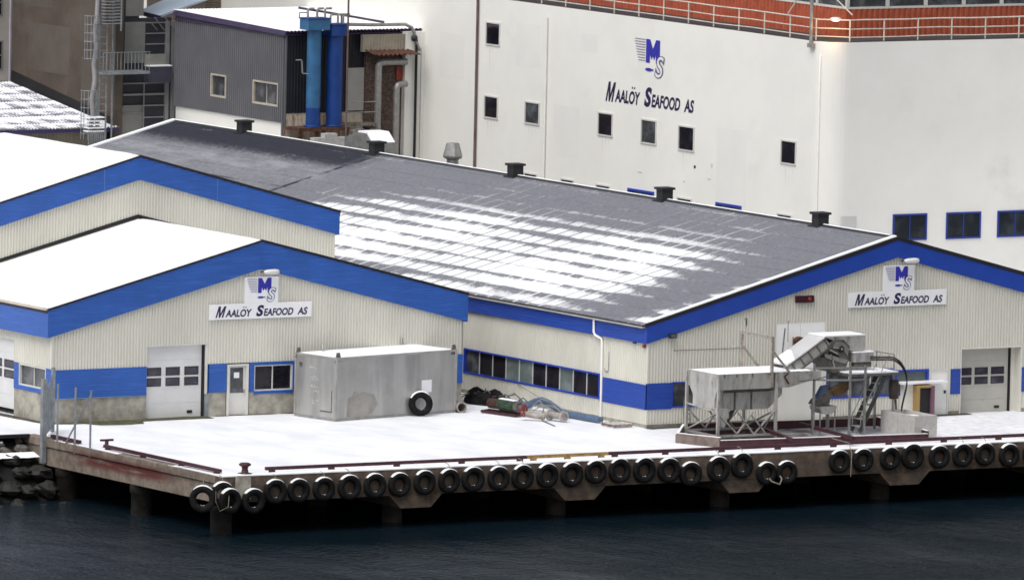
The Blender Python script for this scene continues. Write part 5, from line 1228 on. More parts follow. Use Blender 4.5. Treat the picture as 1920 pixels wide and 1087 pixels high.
# green pump on a skid
def jp(px, py, z): return P(px, py, Z=z)
pu = thing('pump_unit', 'green and rusty red pump unit on a skid beside the hall wall', 'pump', tuple(P(945, 776, Z=0)))
a = P(903, 770, Z=.08); b_ = P(968, 779, Z=.08)
o_ = MB(); o_.bar(a, b_, .12, .10); o_.bar(a+Vector((.55, .3, 0)), b_+Vector((.55, .3, 0)), .12, .10); o_.bar(a, a+Vector((.55, .3, 0)), .1, .08); o_.bar(b_, b_+Vector((.55, .3, 0)), .1, .08); o_.build('skid', redsteel, pu)
c0 = a.lerp(b_, .15)+Vector((.25, .15, .35)); c1 = a.lerp(b_, .45)+Vector((.25, .15, .35)); c2 = a.lerp(b_, .9)+Vector((.25, .15, .33)); c3 = a.lerp(b_, 1.0)+Vector((.25, .12, .33))
o_ = MB(); o_.tube([c0, c1], .22, 14); o_.build('gearbox', mat('maroon_casting', (.05, .022, .018), .7, var=.3, vscale=5), pu)
o_ = MB(); o_.tube([c1, c2], .24, 16)
for k in range(6): p = c1.lerp(c2, (k+.5)/6); d = (c2-c1).normalized()*.02; o_.tube([p-d, p+d], .255, 16)
o_.build('motor', greenpaint, pu)
o_ = MB(); o_.tube([c2, c3], .22, 16); o_.tube([c3, c3+(c3-c2)*.9], .13, 12); o_.build('impeller_housing', stdark, pu)
o_ = MB(); d = (c2-c1); o_.prism([c1+Vector((-.1, 0, .24)), c2+Vector((-.1, 0, .24)), c2+Vector((.1, 0, .25)), c1+Vector((.1, 0, .25))], (0, 0, .04)); o_.build('snow_cap', snow, pu)
# valve with red wheel
vw = thing('valve_pipe', 'flanged pipe piece with a round red hand wheel', 'valve', tuple(P(985, 780, Z=0)))
c = P(982, 769, Z=.45); o_ = MB(); R_ = .24
o_.tube([c+Vector((R_*math.cos(t)*.85, R_*math.cos(t)*.3, R_*math.sin(t))) for t in [2*math.pi*k/20 for k in range(20)]], .035, 8, closed=True)
for t in (0, math.pi/3, 2*math.pi/3): d = Vector((R_*math.cos(t)*.85, R_*math.cos(t)*.3, R_*math.sin(t))); o_.tube([c-d, c+d], .02, 6)
o_.build('hand_wheel', redpaint, vw)
o_ = MB(); e_ = P(1021, 781, Z=.2); o_.tube([c+Vector((.05, .25, -.15)), e_], .14, 14); o_.tube([e_-(e_-c).normalized()*.08, e_], .20, 16); o_.tube([c+Vector((0, 0, -.05)), c+Vector((.05, .25, -.1))], .05, 8); o_.build('pipe_body', frame_beige, vw)
a = P(1008, 764, Z=.35); b_ = P(1052, 776, Z=.35)
fpi = thing('flanged_pipe', 'short beige flanged pipe section lying by the blue hose', 'pipe', tuple(P(1040, 788, Z=0)))
o_ = MB(); e0 = P(1031, 777, Z=.25); e1 = P(1060, 781, Z=.25); o_.tube([e0, e1], .15, 14); o_.build('barrel', frame_beige, fpi)
for f in (0, .9): p = e0.lerp(e1, f); d = (e1-e0).normalized()*.05; o_ = MB(); o_.tube([p-d, p+d], .24, 18); o_.build('flange', stainless, fpi)
# arch shaped blue suction hose and other hoses
o_ = MB(); pts = [P(960, 772, X=-.9), P(985, 765, X=-1.0), P(1003, 753, X=-1.0), P(1016, 750, X=-1.0), P(1030, 756, X=-1.0), P(1045, 767, X=-1.0), P(1062, 778, X=-1.0), P(1080, 784, X=-.9), P(1100, 789, X=-.9), P(1126, 797, X=-.8)]
pts = [Vector((p.x, p.y, max(p.z, .14))) for p in pts]; o_.tube(pts, .15, 14); o_.build('suction_hose', bluepipe, label='thick blue grey hose arched over the pipes and running along the wall', cat='hose')
for k, (pp_, r_) in enumerate((([(985, 778), (1000, 760), (1012, 748), (1020, 765), (1016, 780)], .03), ([(1012, 746), (1030, 752), (1045, 765), (1062, 785)], .03), ([(1018, 749), (1040, 755), (1058, 770), (1066, 782)], .022), ([(1000, 770), (1018, 758), (1040, 762), (1066, 783)], .022))):
    pts = [P(x, y, X=-1.25-.05*k) for x, y in pp_]; sm = []
    for i in range(len(pts)-1):
        for t in range(5): sm.append(pts[i].lerp(pts[i+1], t/5))
    sm.append(pts[-1]); sm = [Vector((p.x, p.y, max(p.z, .03))) for p in sm]
    for _ in range(3): sm = [sm[0]]+[(sm[i-1]+sm[i]*2+sm[i+1])/4 for i in range(1, len(sm)-1)]+[sm[-1]]
    o_ = MB(); o_.tube(sm, r_, 8); o_.build('thin_hose', [greypost, galv, greypost, galv][k], label=['grey thin hose looped over the left end of the blue hose', 'pale thin hose following the right side of the blue arch', 'grey thin hose draped highest over the blue arch', 'pale thin hose crossing low over the beige pipes'][k], cat='hose', group='thin hoses over the blue hose')
o_ = MB(); o_.bar(P(1019, 789, Z=.03), P(1040, 798, Z=.03), .05, .03); o_.build('loose_rod', stdark, label='thin loose rod lying on the snow in front of the pipes', cat='rod')
wr = MB(); wr.tube([P(970, 720, X=-.06), P(1000, 738, X=-.3), P(1060, 775, X=-.6)], .012, 5); wr.build('wire', stdark, label='thin wire slanting down the hall wall above the hoses', cat='wire')
# pallet
pa = thing('pallet', 'small weathered wooden pallet dusted with snow, under the downpipe', 'pallet', tuple(P(1155, 803, Z=0)))
c = P(1156, 799, Z=0); dx, dy = Vector((1.0, 0.0, 0)), Vector((0, 1, 0))
for k in range(3): o_ = MB(); o_.bar(c-dx*.45+dy*(-.5+.5*k)+Vector((0, 0, .07)), c+dx*.45+dy*(-.5+.5*k)+Vector((0, 0, .07)), .09, .10); o_.build('bearer', wood, pa)
for k in range(5): o_ = MB(); x = -.42+.21*k; o_.bar(c+dx*x-dy*.6+Vector((0, 0, .135)), c+dx*x+dy*.6+Vector((0, 0, .135)), .10, .025); bb_ = o_.build('board', wood, pa); o_ = MB(); o_.bar(c+dx*x-dy*.55+Vector((0, 0, .152)), c+dx*x+dy*.35+Vector((0, 0, .152)), .05, .01); o_.build('snow_on_board', snow, bb_)

# ------------------------------------------------------------------ feed machine: hopper tank with conveyor
MY0, MY1 = -5.25, -2.75
def mz(py, px=1400, Y=MY0): return P(px, py, Y=Y).z
def mx(px, py=750, Y=MY0): return P(px, py, Y=Y).x
x0, x1 = mx(1347), mx(1455)
zt = P(1347, 702, Y=MY0).z
M = thing('hopper_conveyor', 'grey steel hopper tank on legs with an inclined covered conveyor', 'conveyor machine', ((x0+x1)/2, (MY0+MY1)/2, 0))
leg_h = zt-.05
for (x, y) in ((x0, MY0), (x0, MY1), (x1, MY0), (x1, MY1)):
    o_ = MB(); o_.bar((x, y, 0), (x, y, leg_h), .11); o_.build('leg', stainless, M)
zA, zB, zC = zt-.02, zt-.68, zt-.80       # rim, lower edge of the upper band, top of the trough
xe = mx(1540)                             # tank continues to the right below the conveyor
o_ = MB()
o_.prism([(x0+.0, MY0+.07, zA), (xe, MY0+.07, zA), (xe, MY0+.07, zA-.30), (mx(1480), MY0+.07, zB), (x0, MY0+.07, zB)], (0, .03, 0))
o_.prism([(x0, MY1-.07, zA), (xe, MY1-.07, zA), (xe, MY1-.07, zA-.30), (mx(1480), MY1-.07, zB), (x0, MY1-.07, zB)], (0, -.03, 0))
o_.box(x0-.02, x0+.01, MY0+.10, MY1-.10, zB, zA); o_.build('upper_band', stainless, M)
o_ = MB()    # sloped shoulder, front and back
o_.prism([(x0+.02, MY0+.09, zB), (x1+.25, MY0+.09, zB), (x1-.1, MY0+.55, zB-.20), (x0+.3, MY0+.55, zB-.20)], (0, 0, .02)); o_.prism([(x0+.02, MY1-.09, zB), (x1+.25, MY1-.09, zB), (x1-.1, MY1-.55, zB-.20), (x0+.3, MY1-.55, zB-.20)], (0, 0, .02)); o_.build('shoulder', stdark, M)
zD = zB-.20-.72
o_ = MB(); xs_ = mx(1370)
o_.prism([(x0+.35, MY0+.5, zB-.16), (mx(1478), MY0+.5, zB-.02), (mx(1478, Y=MY0), MY0+.5, zB-.35), (mx(1452), MY0+.5, zD), (x0+.35, MY0+.5, zD)], (0, MY1-MY0-1.0, 0)); o_.build('trough', stainless, M)
o_ = MB()
for f in (.30, .62): x = x0+.35+f*2.6; o_.box(x-.03, x+.03, MY0+.45, MY0+.5, zD, zB-.15)
for f in (.1, .3, .55, .85): x = x0+f*3.1; o_.box(x-.02, x+.02, MY0+.02, MY0+.07, zA-.14, zA)
o_.build('stiffener', stdark, M)
# left end of the tank: tapering end plate
o_ = MB(); o_.prism([(x0-.03, MY1-.1, zB+.2), (x0-.03, MY0+.1, zB+.0), (x0+.02, MY0+.35, zB-.5), (x0+.02, MY0+.35, zD+.1), (x0+.02, MY1-.45, zD+.1), (x0+.02, MY1-.45, zB-.35)], (.35, 0, 0)); o_.build('end_plate', stainless, M)
o_ = MB(); o_.box(x0+.05, x0+.55, MY0+.0, MY0+.45, zD-.28, zD+.12); o_.prism([(x0+.1, MY0+.02, zD-.28), (x0+.5, MY0+.02, zD-.28), (x0+.36, MY0+.02, zD-.65), (x0+.22, MY0+.02, zD-.65)], (0, .4, 0)); o_.build('outlet_box', stainless, M)
o_ = MB(); vs = []; n = 12
for j in range(9):
    for i in range(n+1):
        e = min(1, min(i, j, 8-j)/1.2); vs.append((x0+(xe-x0-.5)*i/n, MY0+.08+(MY1-MY0-.16)*j/8, zA+.01+.05*e))
o_.add(vs, [(j*(n+1)+i, j*(n+1)+i+1, (j+1)*(n+1)+i+1, (j+1)*(n+1)+i) for j in range(8) for i in range(n)], True); o_.build('snow_cover', snow, M)
# bracing under the tank
zF = .25
def brace(a, b, m=stainless, w=.06, name='brace'): o_ = MB(); o_.bar(a, b, w); return o_.build(name, m, M)
xm_ = (x0+x1)/2
for y in (MY0, MY1):
    brace((x0+.05, y, zD-.1), (x0+1.0, y, zF)); brace((x0+.95, y, zF), (x0+1.75, y, zD-.05)); brace((x0+1.0, y, zD-.05), (xm_+.35, y, zF)); brace((xm_+.4, y, zF), (x1-.05, y, zD-.0)); brace((x0+1.7, y, zD-.2), (xm_+.95, y, zF))
    brace((x0, y, zF-.05), (x1, y, zF-.05), w=.09)
for x in (x0, x1): brace((x, MY0, zF-.05), (x, MY1, zF-.05), w=.09); brace((x, MY0, zD), (x, MY1, zF)); 
brace((x0, MY0, zD+.0), (x0, MY1, zD+.15)); brace((x1, MY0, zD+.1), (x1-.5, MY0+.3, zF), stdark)
o_ = MB(); o_.bar((xm_+.1, MY0+1.2, zD), (xm_-.3, MY0+1.3, zF+.2), .22, .12); o_.build('discharge_chute', stdark, M)
# portal frame above the tank
xg = mx(1447); zg = mz(632, 1450)
for y in (MY0+.05, MY1-.05): brace((xg, y, zA-.6), (xg, y, zg), frame_beige, .11, 'portal_post'); brace((xg+.06, y, zg-.62), (xg+.88, y, zA+.0), frame_beige, .08, 'portal_brace')
brace((xg, MY0+.0, zg-.03), (xg, MY1+.0, zg-.03), frame_beige, .10, 'portal_beam')
# conveyor incline: centre line from the tank end to the head
CYa, CYb = -4.75, -3.45
def cz(px, py): return P(px, py, Y=CYa)
pa0, pa1 = cz(1486, 686), cz(1547, 634)      # lower/upper side rail (top edge)
hr = cz(1622, 628)
up0 = Vector((pa0.x-.35, CYa, pa0.z-.42)); up1 = Vector((pa1.x, CYa, pa1.z))
o_ = MB()   # cover, sloping sheet
o_.prism([(pa0.x-.25, CYa, pa0.z+.0), (pa1.x, CYa, pa1.z), (pa1.x, CYb, pa1.z+.0), (pa0.x-.25, CYb, pa0.z+.0)], (0, 0, .05)); o_.build('conveyor_cover', mat('pale_cover', (.62, .62, .62), .4, .2, var=.05), M)
o_ = MB(); cs_ = .38
o_.prism([(pa0.x-.25, CYa+.02, pa0.z+.055), (pa0.x+.75, CYa+.02, pa0.z+.055+.75*(pa1.z-pa0.z)/(pa1.x-pa0.x+.25)), (pa0.x+.55, CYb-.02, pa0.z+.055+.55*(pa1.z-pa0.z)/(pa1.x-pa0.x+.25)+.12), (pa0.x-.25, CYb-.02, pa0.z+.055)], (0, 0, .05)); o_.build('snow_on_cover', snow, M)
dv = (pa1-pa0).normalized()
for y in (CYa-.03, CYb+.03):
    o_ = MB(); a = Vector((pa0.x-.25, y, pa0.z)); b_ = Vector((pa1.x, y, pa1.z)); o_.prism([a, b_, b_+Vector((.30, 0, -.34)), a+Vector((.30, 0, -.36))], (0, .03, 0))
    sr = o_.build('side_frame', stainless, M)
    o_ = MB()
    for k in range(5): p = a.lerp(b_, (k+.4)/4.6); o_.bar(p+Vector((.01, -.03, .02)), p+Vector((.30, -.03, -.36)), .035)
    o_.bar(a+Vector((.3, -.03, -.36)), b_+Vector((.3, -.03, -.34)), .06); o_.bar(a+Vector((0, -.03, 0)), b_+Vector((0, -.03, 0)), .05); o_.build('stiffener', stdark, sr)
# head hood
hx0, hx1 = pa1.x-.02, hr.x; hz1 = pa1.z+.05; hz0 = cz(1600, 657).z
o_ = MB(); o_.prism([(hx0, CYa, hz1), (hx1, CYa, hz1), (hx1, CYa, hz0), (hx1-.72, CYa, hz0), (hx1-.95, CYa, hz1-.28), (hx0+.35, CYa, hz1-.12)], (0, CYb-CYa, 0)); o_.build('head_hood', stainless, M)
o_ = MB(); o_.box(hx0, hx1+.02, CYa-.02, CYb+.02, hz1+.002, hz1+.06); o_.build('snow_cap', snow, M)
# head drum, discharge hopper hanging beneath
o_ = MB(); c = cz(1567, 655); o_.prism([(c.x-.45, CYa-.05, c.z+.15), (c.x-.1, CYa-.05, c.z+.42), (c.x+.35, CYa-.05, c.z+.42), (c.x+.68, CYa-.05, c.z+.12), (c.x+.62, CYa-.05, c.z-.5), (c.x+.45, CYa-.05, c.z-.98), (c.x-.1, CYa-.05, c.z-.98), (c.x-.55, CYa-.05, c.z-.35)], (0, 1.35, 0)); hp = o_.build('discharge_hopper', stdark, M)
o_ = MB(); o_.prism([(c.x-.62, CYa-.12, c.z-.15), (c.x+.55, CYa-.12, c.z-.45), (c.x+.45, CYa-.12, c.z-.62), (c.x-.55, CYa-.12, c.z-.34)], (0, .06, 0)); o_.build('hopper_lip', galv, hp)
o_ = MB(); o_.lathe([(0, -.07), (.12, -.07), (.15, -.04), (.15, .0), (0, .02)], 'Y', 20, c=(c.x+.22, CYa-.06, c.z+.02)); o_.build('bearing', black, hp)
o_ = MB(); o_.lathe([(0, -.05), (.04, -.05), (.04, .0)], 'Y', 14, c=(c.x+.22, CYa-.13, c.z+.02)); o_.build('shaft', galv, hp)
o_ = MB(); o_.prism([(c.x-.05, CYa-.08, c.z+.34), (c.x+.3, CYa-.08, c.z+.30), (c.x+.62, CYa-.08, c.z+.02), (c.x+.55, CYa-.08, c.z-.30), (c.x+.35, CYa-.08, c.z-.05), (c.x-.2, CYa-.08, c.z+.12)], (0, -.02, 0)); o_.build('inspection_plate', duct, hp)
o_ = MB(); o_.bar((c.x-.35, CYa-.1, c.z+.0), (c.x+.05, CYa-.1, c.z-.18), .05); o_.bar((c.x-.2, CYa-.1, c.z+.1), (c.x+.15, CYa-.1, c.z+.05), .03); o_.bar((c.x-.3, CYa-.1, c.z-.2), (c.x-.1, CYa-.1, c.z-.75), .04); o_.build('linkage', stainless, hp)
o_ = MB(); o_.prism([(c.x-.42, CYa-.07, c.z-.05), (c.x-.1, CYa-.07, c.z-.1), (c.x+.2, CYa-.07, c.z-.35), (c.x-.1, CYa-.07, c.z-.45), (c.x-.4, CYa-.07, c.z-.3)], (0, -.02, 0)); o_.build('painted_gap_shadow', black, hp)  # flat black plate paints the shade of a gap onto the hopper
# motor box right of the head
a = cz(1598, 661); b_ = cz(1634, 676)
o_ = MB(); o_.box(a.x, b_.x, CYa-.15, CYa+.55, b_.z-.02, a.z); mb_ = o_.build('motor_box', stainless, M)
o_ = MB(); o_.box(a.x-.02, b_.x+.02, CYa-.17, CYa+.57, a.z, a.z+.05); o_.build('snow_cap', snow, mb_)
o_ = MB(); o_.tube([(a.x+.1, CYa+.1, b_.z-.14), (b_.x-.02, CYa+.1, b_.z-.14)], .14, 14); o_.build('motor', stdark, mb_)
# mast of the beacon, round fan on the wall behind
o_ = MB(); a = cz(1503, 625); o_.bar((a.x-.15, CYb, pa0.z-.1), (a.x, CYb, a.z+.1), .045); o_.bar((a.x+.22, CYb+.1, a.z-.5), (a.x+.22, CYb+.1, a.z+.4), .02); o_.build('antenna', stdark, M)
p = P(1498, 642, Y=-.35); fn = thing('round_fan', 'round dark fan intake on a bracket in front of the white door panel', 'fan', tuple(p))
o_ = MB(); o_.lathe([(.10, -.12), (.22, -.12), (.26, -.10), (.26, .10), (.22, .12)], 'Y', 18, c=p); o_.build('casing', rust, fn); o_ = MB(); o_.bar(p+Vector((-.28, 0, -.2)), p+Vector((-.05, .2, -.6)), .05); o_.bar(p+Vector((-.3, 0, .25)), p+Vector((-.3, 0, -.5)), .04); o_.build('bracket', yellowsteel, fn)
o_ = MB(); pts = [P(1500, 714, Y=MY0+.0), P(1530, 711, Y=MY0), P(1555, 704, Y=MY0)]; o_.tube(pts, .025, 6); o_.build('pneumatic_line', stdark, M)
o_ = MB(); a = P(1480, 690, Y=MY0); o_.bar(P(1478, 699, Y=MY0-.02), P(1471, 706, Y=MY0-.02), .06); o_.bar(P(1471, 706, Y=MY0-.02), P(1479, 719, Y=MY0-.02), .06); o_.build('edge_angle', rust, M)

# access platform with stairs (its own thing)
PY0, PY1 = -5.7, -4.2
zp = P(1640, 699, Y=PY0).z
T = thing('access_platform', 'steel service platform with handrails and a steep stair, right of the conveyor', 'platform', (mx(1620), PY0, 0))
xa, xb, xc, xd = [P(px, 760, Y=PY0).x for px in (1540, 1593, 1621, 1684)]
zq = P(1600, 690, Y=PY0).z
for (x, y, h) in ((xa, PY0+.6, zq+.2), (xb, PY0, zq+.1), (xc, PY0-.0, zq+.1), (xd, PY0+.4, zp), (xb+.1, PY1+.3, zp), (xd, PY1+.3, zp)):
    o_ = MB(); o_.bar((x, y, .0), (x, y, h), .085); o_.build('post', galv, T)
o_ = MB(); zc_ = P(1580, 713, Y=PY0).z; o_.bar((xa, PY0+.6, zc_), (xb, PY0, zc_), .07); o_.bar((xb, PY0, zc_), (xc, PY0, zc_), .07); o_.bar((xa, PY0+.6, zq), (xc, PY0, zq), .07); o_.build('crossbar', galv, T)
o_ = MB(); o_.box(xb, xd+.05, PY0+.02, PY1+.3, zp-.12, zp-.02); dk = o_.build('deck', stdark, T)
o_ = MB(); o_.box(xb+.05, xd, PY0+.05, PY1+.25, zp-.018, zp+.03); o_.build('snow_cover', snow, dk)
o_ = MB(); zr_ = P(1688, 658, Y=PY1).z
for x in (xc+.35, xd): o_.bar((x, PY1+.25, zp), (x, PY1+.25, zr_), .045)
o_.bar((xc-.2, PY1+.25, zr_), (xd, PY1+.25, zr_), .04); o_.bar((xc+.35, PY1+.25, (zp+zr_)/2), (xd, PY1+.25, (zp+zr_)/2), .03); o_.bar((xd, PY0+.4, zr_), (xd, PY1+.25, zr_), .04); o_.bar((xd, PY0+.4, zp), (xd, PY0+.4, zr_), .045)
o_.build('handrail', galv, T)
sa = P(1663, 702, Y=PY0+.1); sbp = P(1612, 790, Y=PY0+.1)
for y in (PY0+.1, PY0+.75):
    o_ = MB(); o_.bar((sa.x, y, zp), (sbp.x, y, .15), .18, .05, up=(0, 1, 0)); o_.build('stringer', mat('stair_grey', (.06, .065, .07), .55, .3) if y < PY0+.2 else MATS['stair_grey'], T)
for k in range(8):
    f = (k+.6)/8.4; o_ = MB(); x = sa.x+(sbp.x-sa.x)*f; z_ = zp+(.15-zp)*f; o_.box(x-.14, x+.14, PY0+.12, PY0+.73, z_-.03, z_+.01); o_.build('tread', MATS['stainless_sheet'], T)
for y in (PY0+.1, PY0+.75):
    o_ = MB(); o_.tube([(sa.x+.1, y, zp+.75), (sbp.x+.05, y, .85), (sbp.x+.05, y, .1)], .022, 6); o_.tube([((sa.x+sbp.x)/2, y, (zp+.15)/2), ((sa.x+sbp.x)/2+.08, y, (zp+1.6)/2)], .02, 6); o_.build('stair_rail', galv, T)
# cable hoses from the motor to the ground
o_ = MB()
for k in range(3):
    pts = [P(x, y+k*3, Y=PY0+.1*k) for x, y in ((1632, 668), (1655, 669), (1675, 668), (1690, 678), (1700, 698), (1701, 718), (1694, 745), (1690, 765))]; sm = []
    for i in range(len(pts)-1):
        for t in range(4): sm.append(pts[i].lerp(pts[i+1], t/4))
    sm.append(pts[-1])
    for _ in range(4): sm = [sm[0]]+[(sm[i-1]+sm[i]*2+sm[i+1])/4 for i in range(1, len(sm)-1)]+[sm[-1]]
    o_.tube(sm, .028, 7)
o_.build('cable_loop', black, T)
# valve cluster at the platform end
o_ = MB(); c = P(1676, 727, Y=PY0+.5); o_.lathe([(0, -.5), (.20, -.45), (.24, 0), (.20, .35), (0, .4)], n=14, c=c); o_.build('drum', mat('brown_drum', (.06, .045, .04), .6), T)
o_ = MB(); o_.tube([c+Vector((.1, 0, -.5)), c+Vector((.15, 0, -1.05))], .05, 8); o_.bar(c+Vector((-.05, 0, -1.05)), c+Vector((.45, 0, -1.0)), .06); o_.build('stand_pipe', stdark, T)
# collecting tray, half drum on legs with orange flap
p = P(1543, 765, Y=-4.4); tr = thing('half_drum_tray', 'dark half drum tray on thin legs with an orange flap, under the conveyor head', 'tray', (p.x, -4.4, 0))
o_ = MB(); R_ = .45; n = 14; vs = []
for y in (-4.75, -4.0):
    for k in range(n+1): t = math.pi+math.pi*k/n; vs.append((p.x+.02+R_*math.cos(t), y, p.z+.12+R_*.78*math.sin(t)))
o_.add(vs, [(k, k+1, n+2+k, n+1+k) for k in range(n)], True); o_.add(vs[:n+1], [tuple(range(n+1))]); o_.add(vs[n+1:], [tuple(range(n, -1, -1))]); o_.build('half_drum', stainless, tr)
for (x, y) in ((p.x-.33, -4.7), (p.x+.42, -4.7), (p.x-.33, -4.05), (p.x+.42, -4.05)): o_ = MB(); o_.bar((x, y, 0), (x, y, p.z+.1), .045); o_.build('leg', galv, tr)
o_ = MB(); a = P(1527, 756, Y=-4.6); b_ = P(1560, 735, Y=-4.6); c = P(1598, 718, Y=-4.6); o_.prism([a+Vector((-.0, 0, -.05)), a+Vector((.1, 0, .1)), b_+Vector((-.2, 0, .12)), b_+Vector((.15, 0, -.05)), a+Vector((.5, 0, -.2))], (0, .5, 0)); o_.build('dark_chute', stdark, tr)
o_ = MB(); o_.prism([b_+Vector((-.1, 0, -.08)), b_+Vector((.05, 0, .12)), c+Vector((0, 0, .08)), c+Vector((.05, 0, -.15)), b_+Vector((.35, 0, -.22))], (0, .4, 0)); o_.build('orange_flap', mat('dirty_orange', (.15, .085, .04), .7, var=.3, vscale=5, dirt=(.05, .03, .02), dscale=4), tr)
o_ = MB(); o_.prism([a+Vector((.15, .1, .1)), b_+Vector((-.2, .1, .14)), P(1556, 722, Y=-4.4), P(1545, 724, Y=-4.4)], (0, .3, 0)); o_.build('blue_flap', mat('dirty_blue', (.03, .06, .15), .6), tr)
# steel basin frame on the deck round the machine
bs = thing('steel_basin', 'low rectangular steel basin with dark red cross beams under the machine', 'basin', (3, -5, 0))
bA, bB, bC, bD, bE = Vector((-1.75, -5.2, 0)), Vector((-.95, -7.35, 0)), Vector((8.9, -8.25, 0)), Vector((9.9, -2.9, 0)), Vector((.6, -2.0, 0))
def wallseg(a, b, h, m, t=.12, name='side', z0=0): o_ = MB(); o_.bar(a+Vector((0, 0, z0+h/2)), b+Vector((0, 0, z0+h/2)), t, h); return o_.build(name, m, bs)
wallseg(bA, bB, .42, mat('basin_grey', (.17, .13, .115), .7, var=.2, vscale=3)); wallseg(bB, bC, .30, redsteel); wallseg(bC, bD, .42, redsteel); wallseg(bD, bE, .38, redsteel); wallseg(bE, bA, .36, MATS['basin_grey'])
for a, b_, h in ((bA, bB, .42), (bB, bC, .30), (bC, bD, .42), (bE, bA, .36)):
    o_ = MB(); o_.bar(a+Vector((0, 0, h+.012)), b_+Vector((0, 0, h+.012)), .10, .024); o_.build('snow_on_rim', snow, bs)
wallseg(P(1500, 797, Z=.3)*1, P(1600, 824, Z=.3)*1, .14, redsteel, name='cross_beam', z0=-.0); wallseg(P(1430, 806, Z=.25), P(1487, 828, Z=.25), .14, redsteel, name='cross_beam', z0=0); wallseg(P(1345, 812, Z=.2), P(1460, 806, Z=.2), .10, redsteel, name='cross_beam', z0=.02)
o_ = MB(); o_.add([bA+Vector((.1, 0, .05)), bB+Vector((.1, .1, .05)), Vector((3.6, -7.6, .05)), Vector((4.2, -2.5, .05)), bE+Vector((.1, -.1, .05))], [(0, 1, 2, 3, 4)]); o_.build('wet_floor', mat('wet_floor', (.035, .022, .022), .25, var=.4, vscale=1.2), bs)
o_ = MB(); o_.add([Vector((3.61, -7.6, .05)), bC+Vector((-.1, .1, .05)), bD+Vector((-.1, -.1, .05)), Vector((4.21, -2.5, .05))], [(0, 1, 2, 3)]); o_.build('thin_ice_floor', mat('thin_ice', (.45, .46, .50), .3, var=.15, vscale=.8, dirt=(.1, .07, .07), dirt_lo=.5, dirt_hi=.6, dscale=.5), bs)

# pale concrete blocks at the right
def cblock(a, L, w_, h, label, rz=0, pits=True):
    t = thing('concrete_tub', label, 'concrete tub', tuple(a)); d = Vector((math.cos(rz), math.sin(rz), 0)); e = Vector((-d.y, d.x, 0)); o_ = MB()
    ai = a+d*.121+e*.121; o_.prism([ai, ai+d*(w_-.242), ai+d*(w_-.242)+e*(L-.242), ai+e*(L-.242)], (0, 0, h*.82)); 
    for (p, q) in ((a, a+d*w_), (a+e*L-e*.12, a+d*w_+e*L-e*.12)): o_.prism([p, q, q+e*.12, p+e*.12], (0, 0, h))
    for (p, q) in ((a+e*.12, a+e*(L-.12)), (a+d*(w_-.12)+e*.12, a+d*(w_-.12)+e*(L-.12))): o_.prism([p, p+d*.12, q+d*.12, q], (0, 0, h))
    o_.build('body', block_c, t)
    o_ = MB()
    for k in range(3): p = a+d*.2+e*(.35+k*(L-.6)/3); o_.prism([p, p+d*(w_-.45), p+d*(w_-.5)+e*.4, p+e*.4], (0, 0, h*.86+.05*(k % 2)))
    o_.build('rubble', snow, t)
    for k in range(5): o_ = MB(); p = a+e*(.3+k*(L-.6)/4)-d*.021; o_.prism([p, p+d*.02, p+d*.02+e*.05, p+e*.05], (0, 0, h*.9)); o_.build('rib', block_c, t)
a = P(1714, 824, Z=0); cblock(a, 2.6, 1.15, 1.0, 'pale ribbed tub full of snow covered rubble right of the machine', 0.0)
# cabinet in front of the white door
p = P(1733, 778, Y=-.35); cab = thing('tall_cabinet', 'open narrow cabinet with yellow and plum frame beside the white door', 'cabinet', (p.x, -.5, 0))
a = P(1716, 722, Y=-.5); b_ = P(1745, 780, Y=-.5); zt_ = a.z
o_ = MB(); o_.box(a.x, a.x+.10, -.75, -.1, .05, zt_); o_.box(a.x+.10, b_.x-.1, -.75, -.1, zt_-.1, zt_); o_.build('yellow_side', yellowp, cab); o_ = MB(); o_.box(b_.x-.16, b_.x, -.78, -.1, .05, zt_-.02); o_.build('plum_side', purple, cab); o_ = MB(); o_.box(a.x+.101, b_.x-.161, -.65, -.15, .05, zt_-.11); o_.build('dark_inside', black, cab)
o_ = MB(); a2 = P(1690, 717, Y=-.5); b2_ = P(1775, 714, Y=-.5); o_.box(a2.x, b2_.x, -.6, -.04, zt_+.06, zt_+.14); o_.build('shelf_board', signw, label='narrow snow topped shelf board above the open cabinet', cat='shelf')
o_ = MB(); a2 = P(1694, 720, Y=-.3); b2_ = P(1715, 760, Y=-.3); o_.box(a2.x, b2_.x, -.35, -.06, .1, a2.z); o_.build('panel', cladin, label='pale panel leaning on the gable left of the open cabinet', cat='panel')

# ------------------------------------------------------------------ fence on the left
fn = thing('wire_fence', 'grey steel fence posts with a brace and a mesh gate leaf at the quay side', 'fence', (XL, 4, 0))
def fpost(x, y, z0, z1, w_): o_ = MB(); o_.tube([(x, y, z0), (x, y, z1)], w_/2, 10); return o_.build('post', greypost, fn)
fx_ = XL-.05
ya = P(83, 760, X=fx_-.1).y
o_ = MB(); o_.box(fx_-.22, fx_-.02, ya-.11, ya+.11, -1.0, 2.52); o_.build('post', greypost, fn)
o_ = MB(); yg = P(100, 760, X=fx_+1.6).y; o_.box(fx_+1.5, fx_+1.64, yg-.07, yg+.07, -.1, 2.72); o_.build('post', greypost, fn)
for px in (108, 141, 170): y = P(px, 780, X=fx_).y; fpost(fx_, y, -.35, 2.42, .09)
y1_ = P(141, 780, X=fx_).y; y2_ = P(170, 780, X=fx_).y; y0_ = P(124, 780, X=fx_).y
o_ = MB(); o_.bar((fx_, y0_, .0), (fx_, y2_, 2.25), .05); o_.build('brace', greypost, fn)
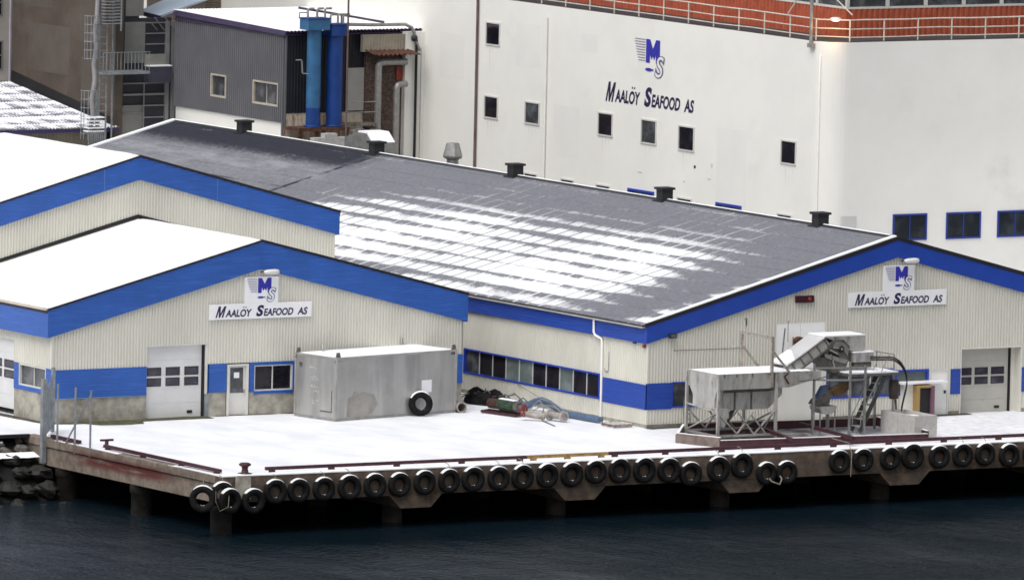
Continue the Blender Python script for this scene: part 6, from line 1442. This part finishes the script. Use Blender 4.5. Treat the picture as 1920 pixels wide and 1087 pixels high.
# gate leaf mesh between the big post and the inner post
o_ = MB(); g0 = Vector((fx_-.1, ya, 0)); g1 = Vector((fx_+1.5, yg, 0)); L = (g1-g0).length; d = (g1-g0)/L; Z = Vector((0, 0, 1))
n = int(L/.055)
for k in range(n+1): p = g0+d*(L*k/n); o_.bar(p+Z*.1, p+Z*(2.3-.35*math.sin(math.pi*k/n)+.2*k/n), .012)
for k in range(36): o_.bar(g0+Z*(.12+k*.055), g1+Z*(.12+k*.055), .008)
o_.build('mesh', greypost, fn)
# ------------------------------------------------------------------ boulders of the bank, left
def rock(c, s, label):
    o_ = MB(); n1, n2 = 9, 6; vs = []; sd_ = random.random()*50
    for j in range(n2+1):
        for i in range(n1):
            t = math.pi*j/n2; a = 2*math.pi*i/n1; d = Vector((math.sin(t)*math.cos(a), math.sin(t)*math.sin(a), math.cos(t)))
            k = 1+.55*mnoise.noise(d*1.3+Vector((sd_, 0, 0))); vs.append(Vector(c)+Vector((d.x*s[0], d.y*s[1], d.z*s[2]))*k)
    o_.add(vs, [(j*n1+i, (j+1)*n1+i, (j+1)*n1+(i+1) % n1, j*n1+(i+1) % n1) for j in range(n2) for i in range(n1)])
    r_ = o_.build('boulder', rockm if c[2] > -.75 else shaderock, label=label, cat='rock', group='boulders of the bank left of the quay')
    return r_, vs, n1
k = 0
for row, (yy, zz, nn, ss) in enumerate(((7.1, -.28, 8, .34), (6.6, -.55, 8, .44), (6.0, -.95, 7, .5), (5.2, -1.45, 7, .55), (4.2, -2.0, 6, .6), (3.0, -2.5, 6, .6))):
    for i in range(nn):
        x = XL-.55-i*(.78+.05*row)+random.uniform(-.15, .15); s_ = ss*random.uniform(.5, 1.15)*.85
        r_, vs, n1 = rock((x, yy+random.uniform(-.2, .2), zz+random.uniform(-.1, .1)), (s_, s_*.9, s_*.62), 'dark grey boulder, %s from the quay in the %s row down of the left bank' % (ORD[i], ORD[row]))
        if row < 3 and random.random() < .55:
            top = vs[0]; o_ = MB(); pts = [vs[n1+i2]+Vector((0, 0, .03)) for i2 in range(n1)]; o_.add([top+Vector((0, 0, .05))]+pts, [(0, 1+i2, 1+(i2+1) % n1) for i2 in range(n1)], True); o_.build('snow_cap', snow, r_)
sp = MB(); pts = [(XL-.5+(-.35)*i, 5.75+.25*math.sin(i*1.3)+random.uniform(-.1, .1)) for i in range(8)]; vs = []
for i in range(9):
    x = XL-.15-.3*i; vs += [(x, 6.35+.2*mnoise.noise(Vector((i, 0, 0))), -.62), (x, 5.75+.3*mnoise.noise(Vector((i*.8, 3, 0))), -.78)]
sp.add(vs, [(2*i, 2*i+2, 2*i+3, 2*i+1) for i in range(8)], True)
sp.build('snow_patch', snow, kind='structure')
lt2 = copy_tree(lt); lt2['label'] = 'old tyre lying among the dark boulders at the far left waterline'; p = P(10, 918, Z=-2.0); lt2.location = (p.x, p.y, -1.95); lt2.rotation_euler = (rad(-50), 0, rad(10)); lt2.name = 'old_tyre'
for ch in lt2.children:
    if ch.name.startswith('snow'): bpy.data.objects.remove(ch)
kb = MB(); kb.bar(P(0, 818, Z=.0)+Vector((-.5, 0, 0)), P(55, 816, Z=.0), .18, .14); kb.build('edge_timber', black, label='dark edge timber on the snowy shore left of the quay', cat='timber')
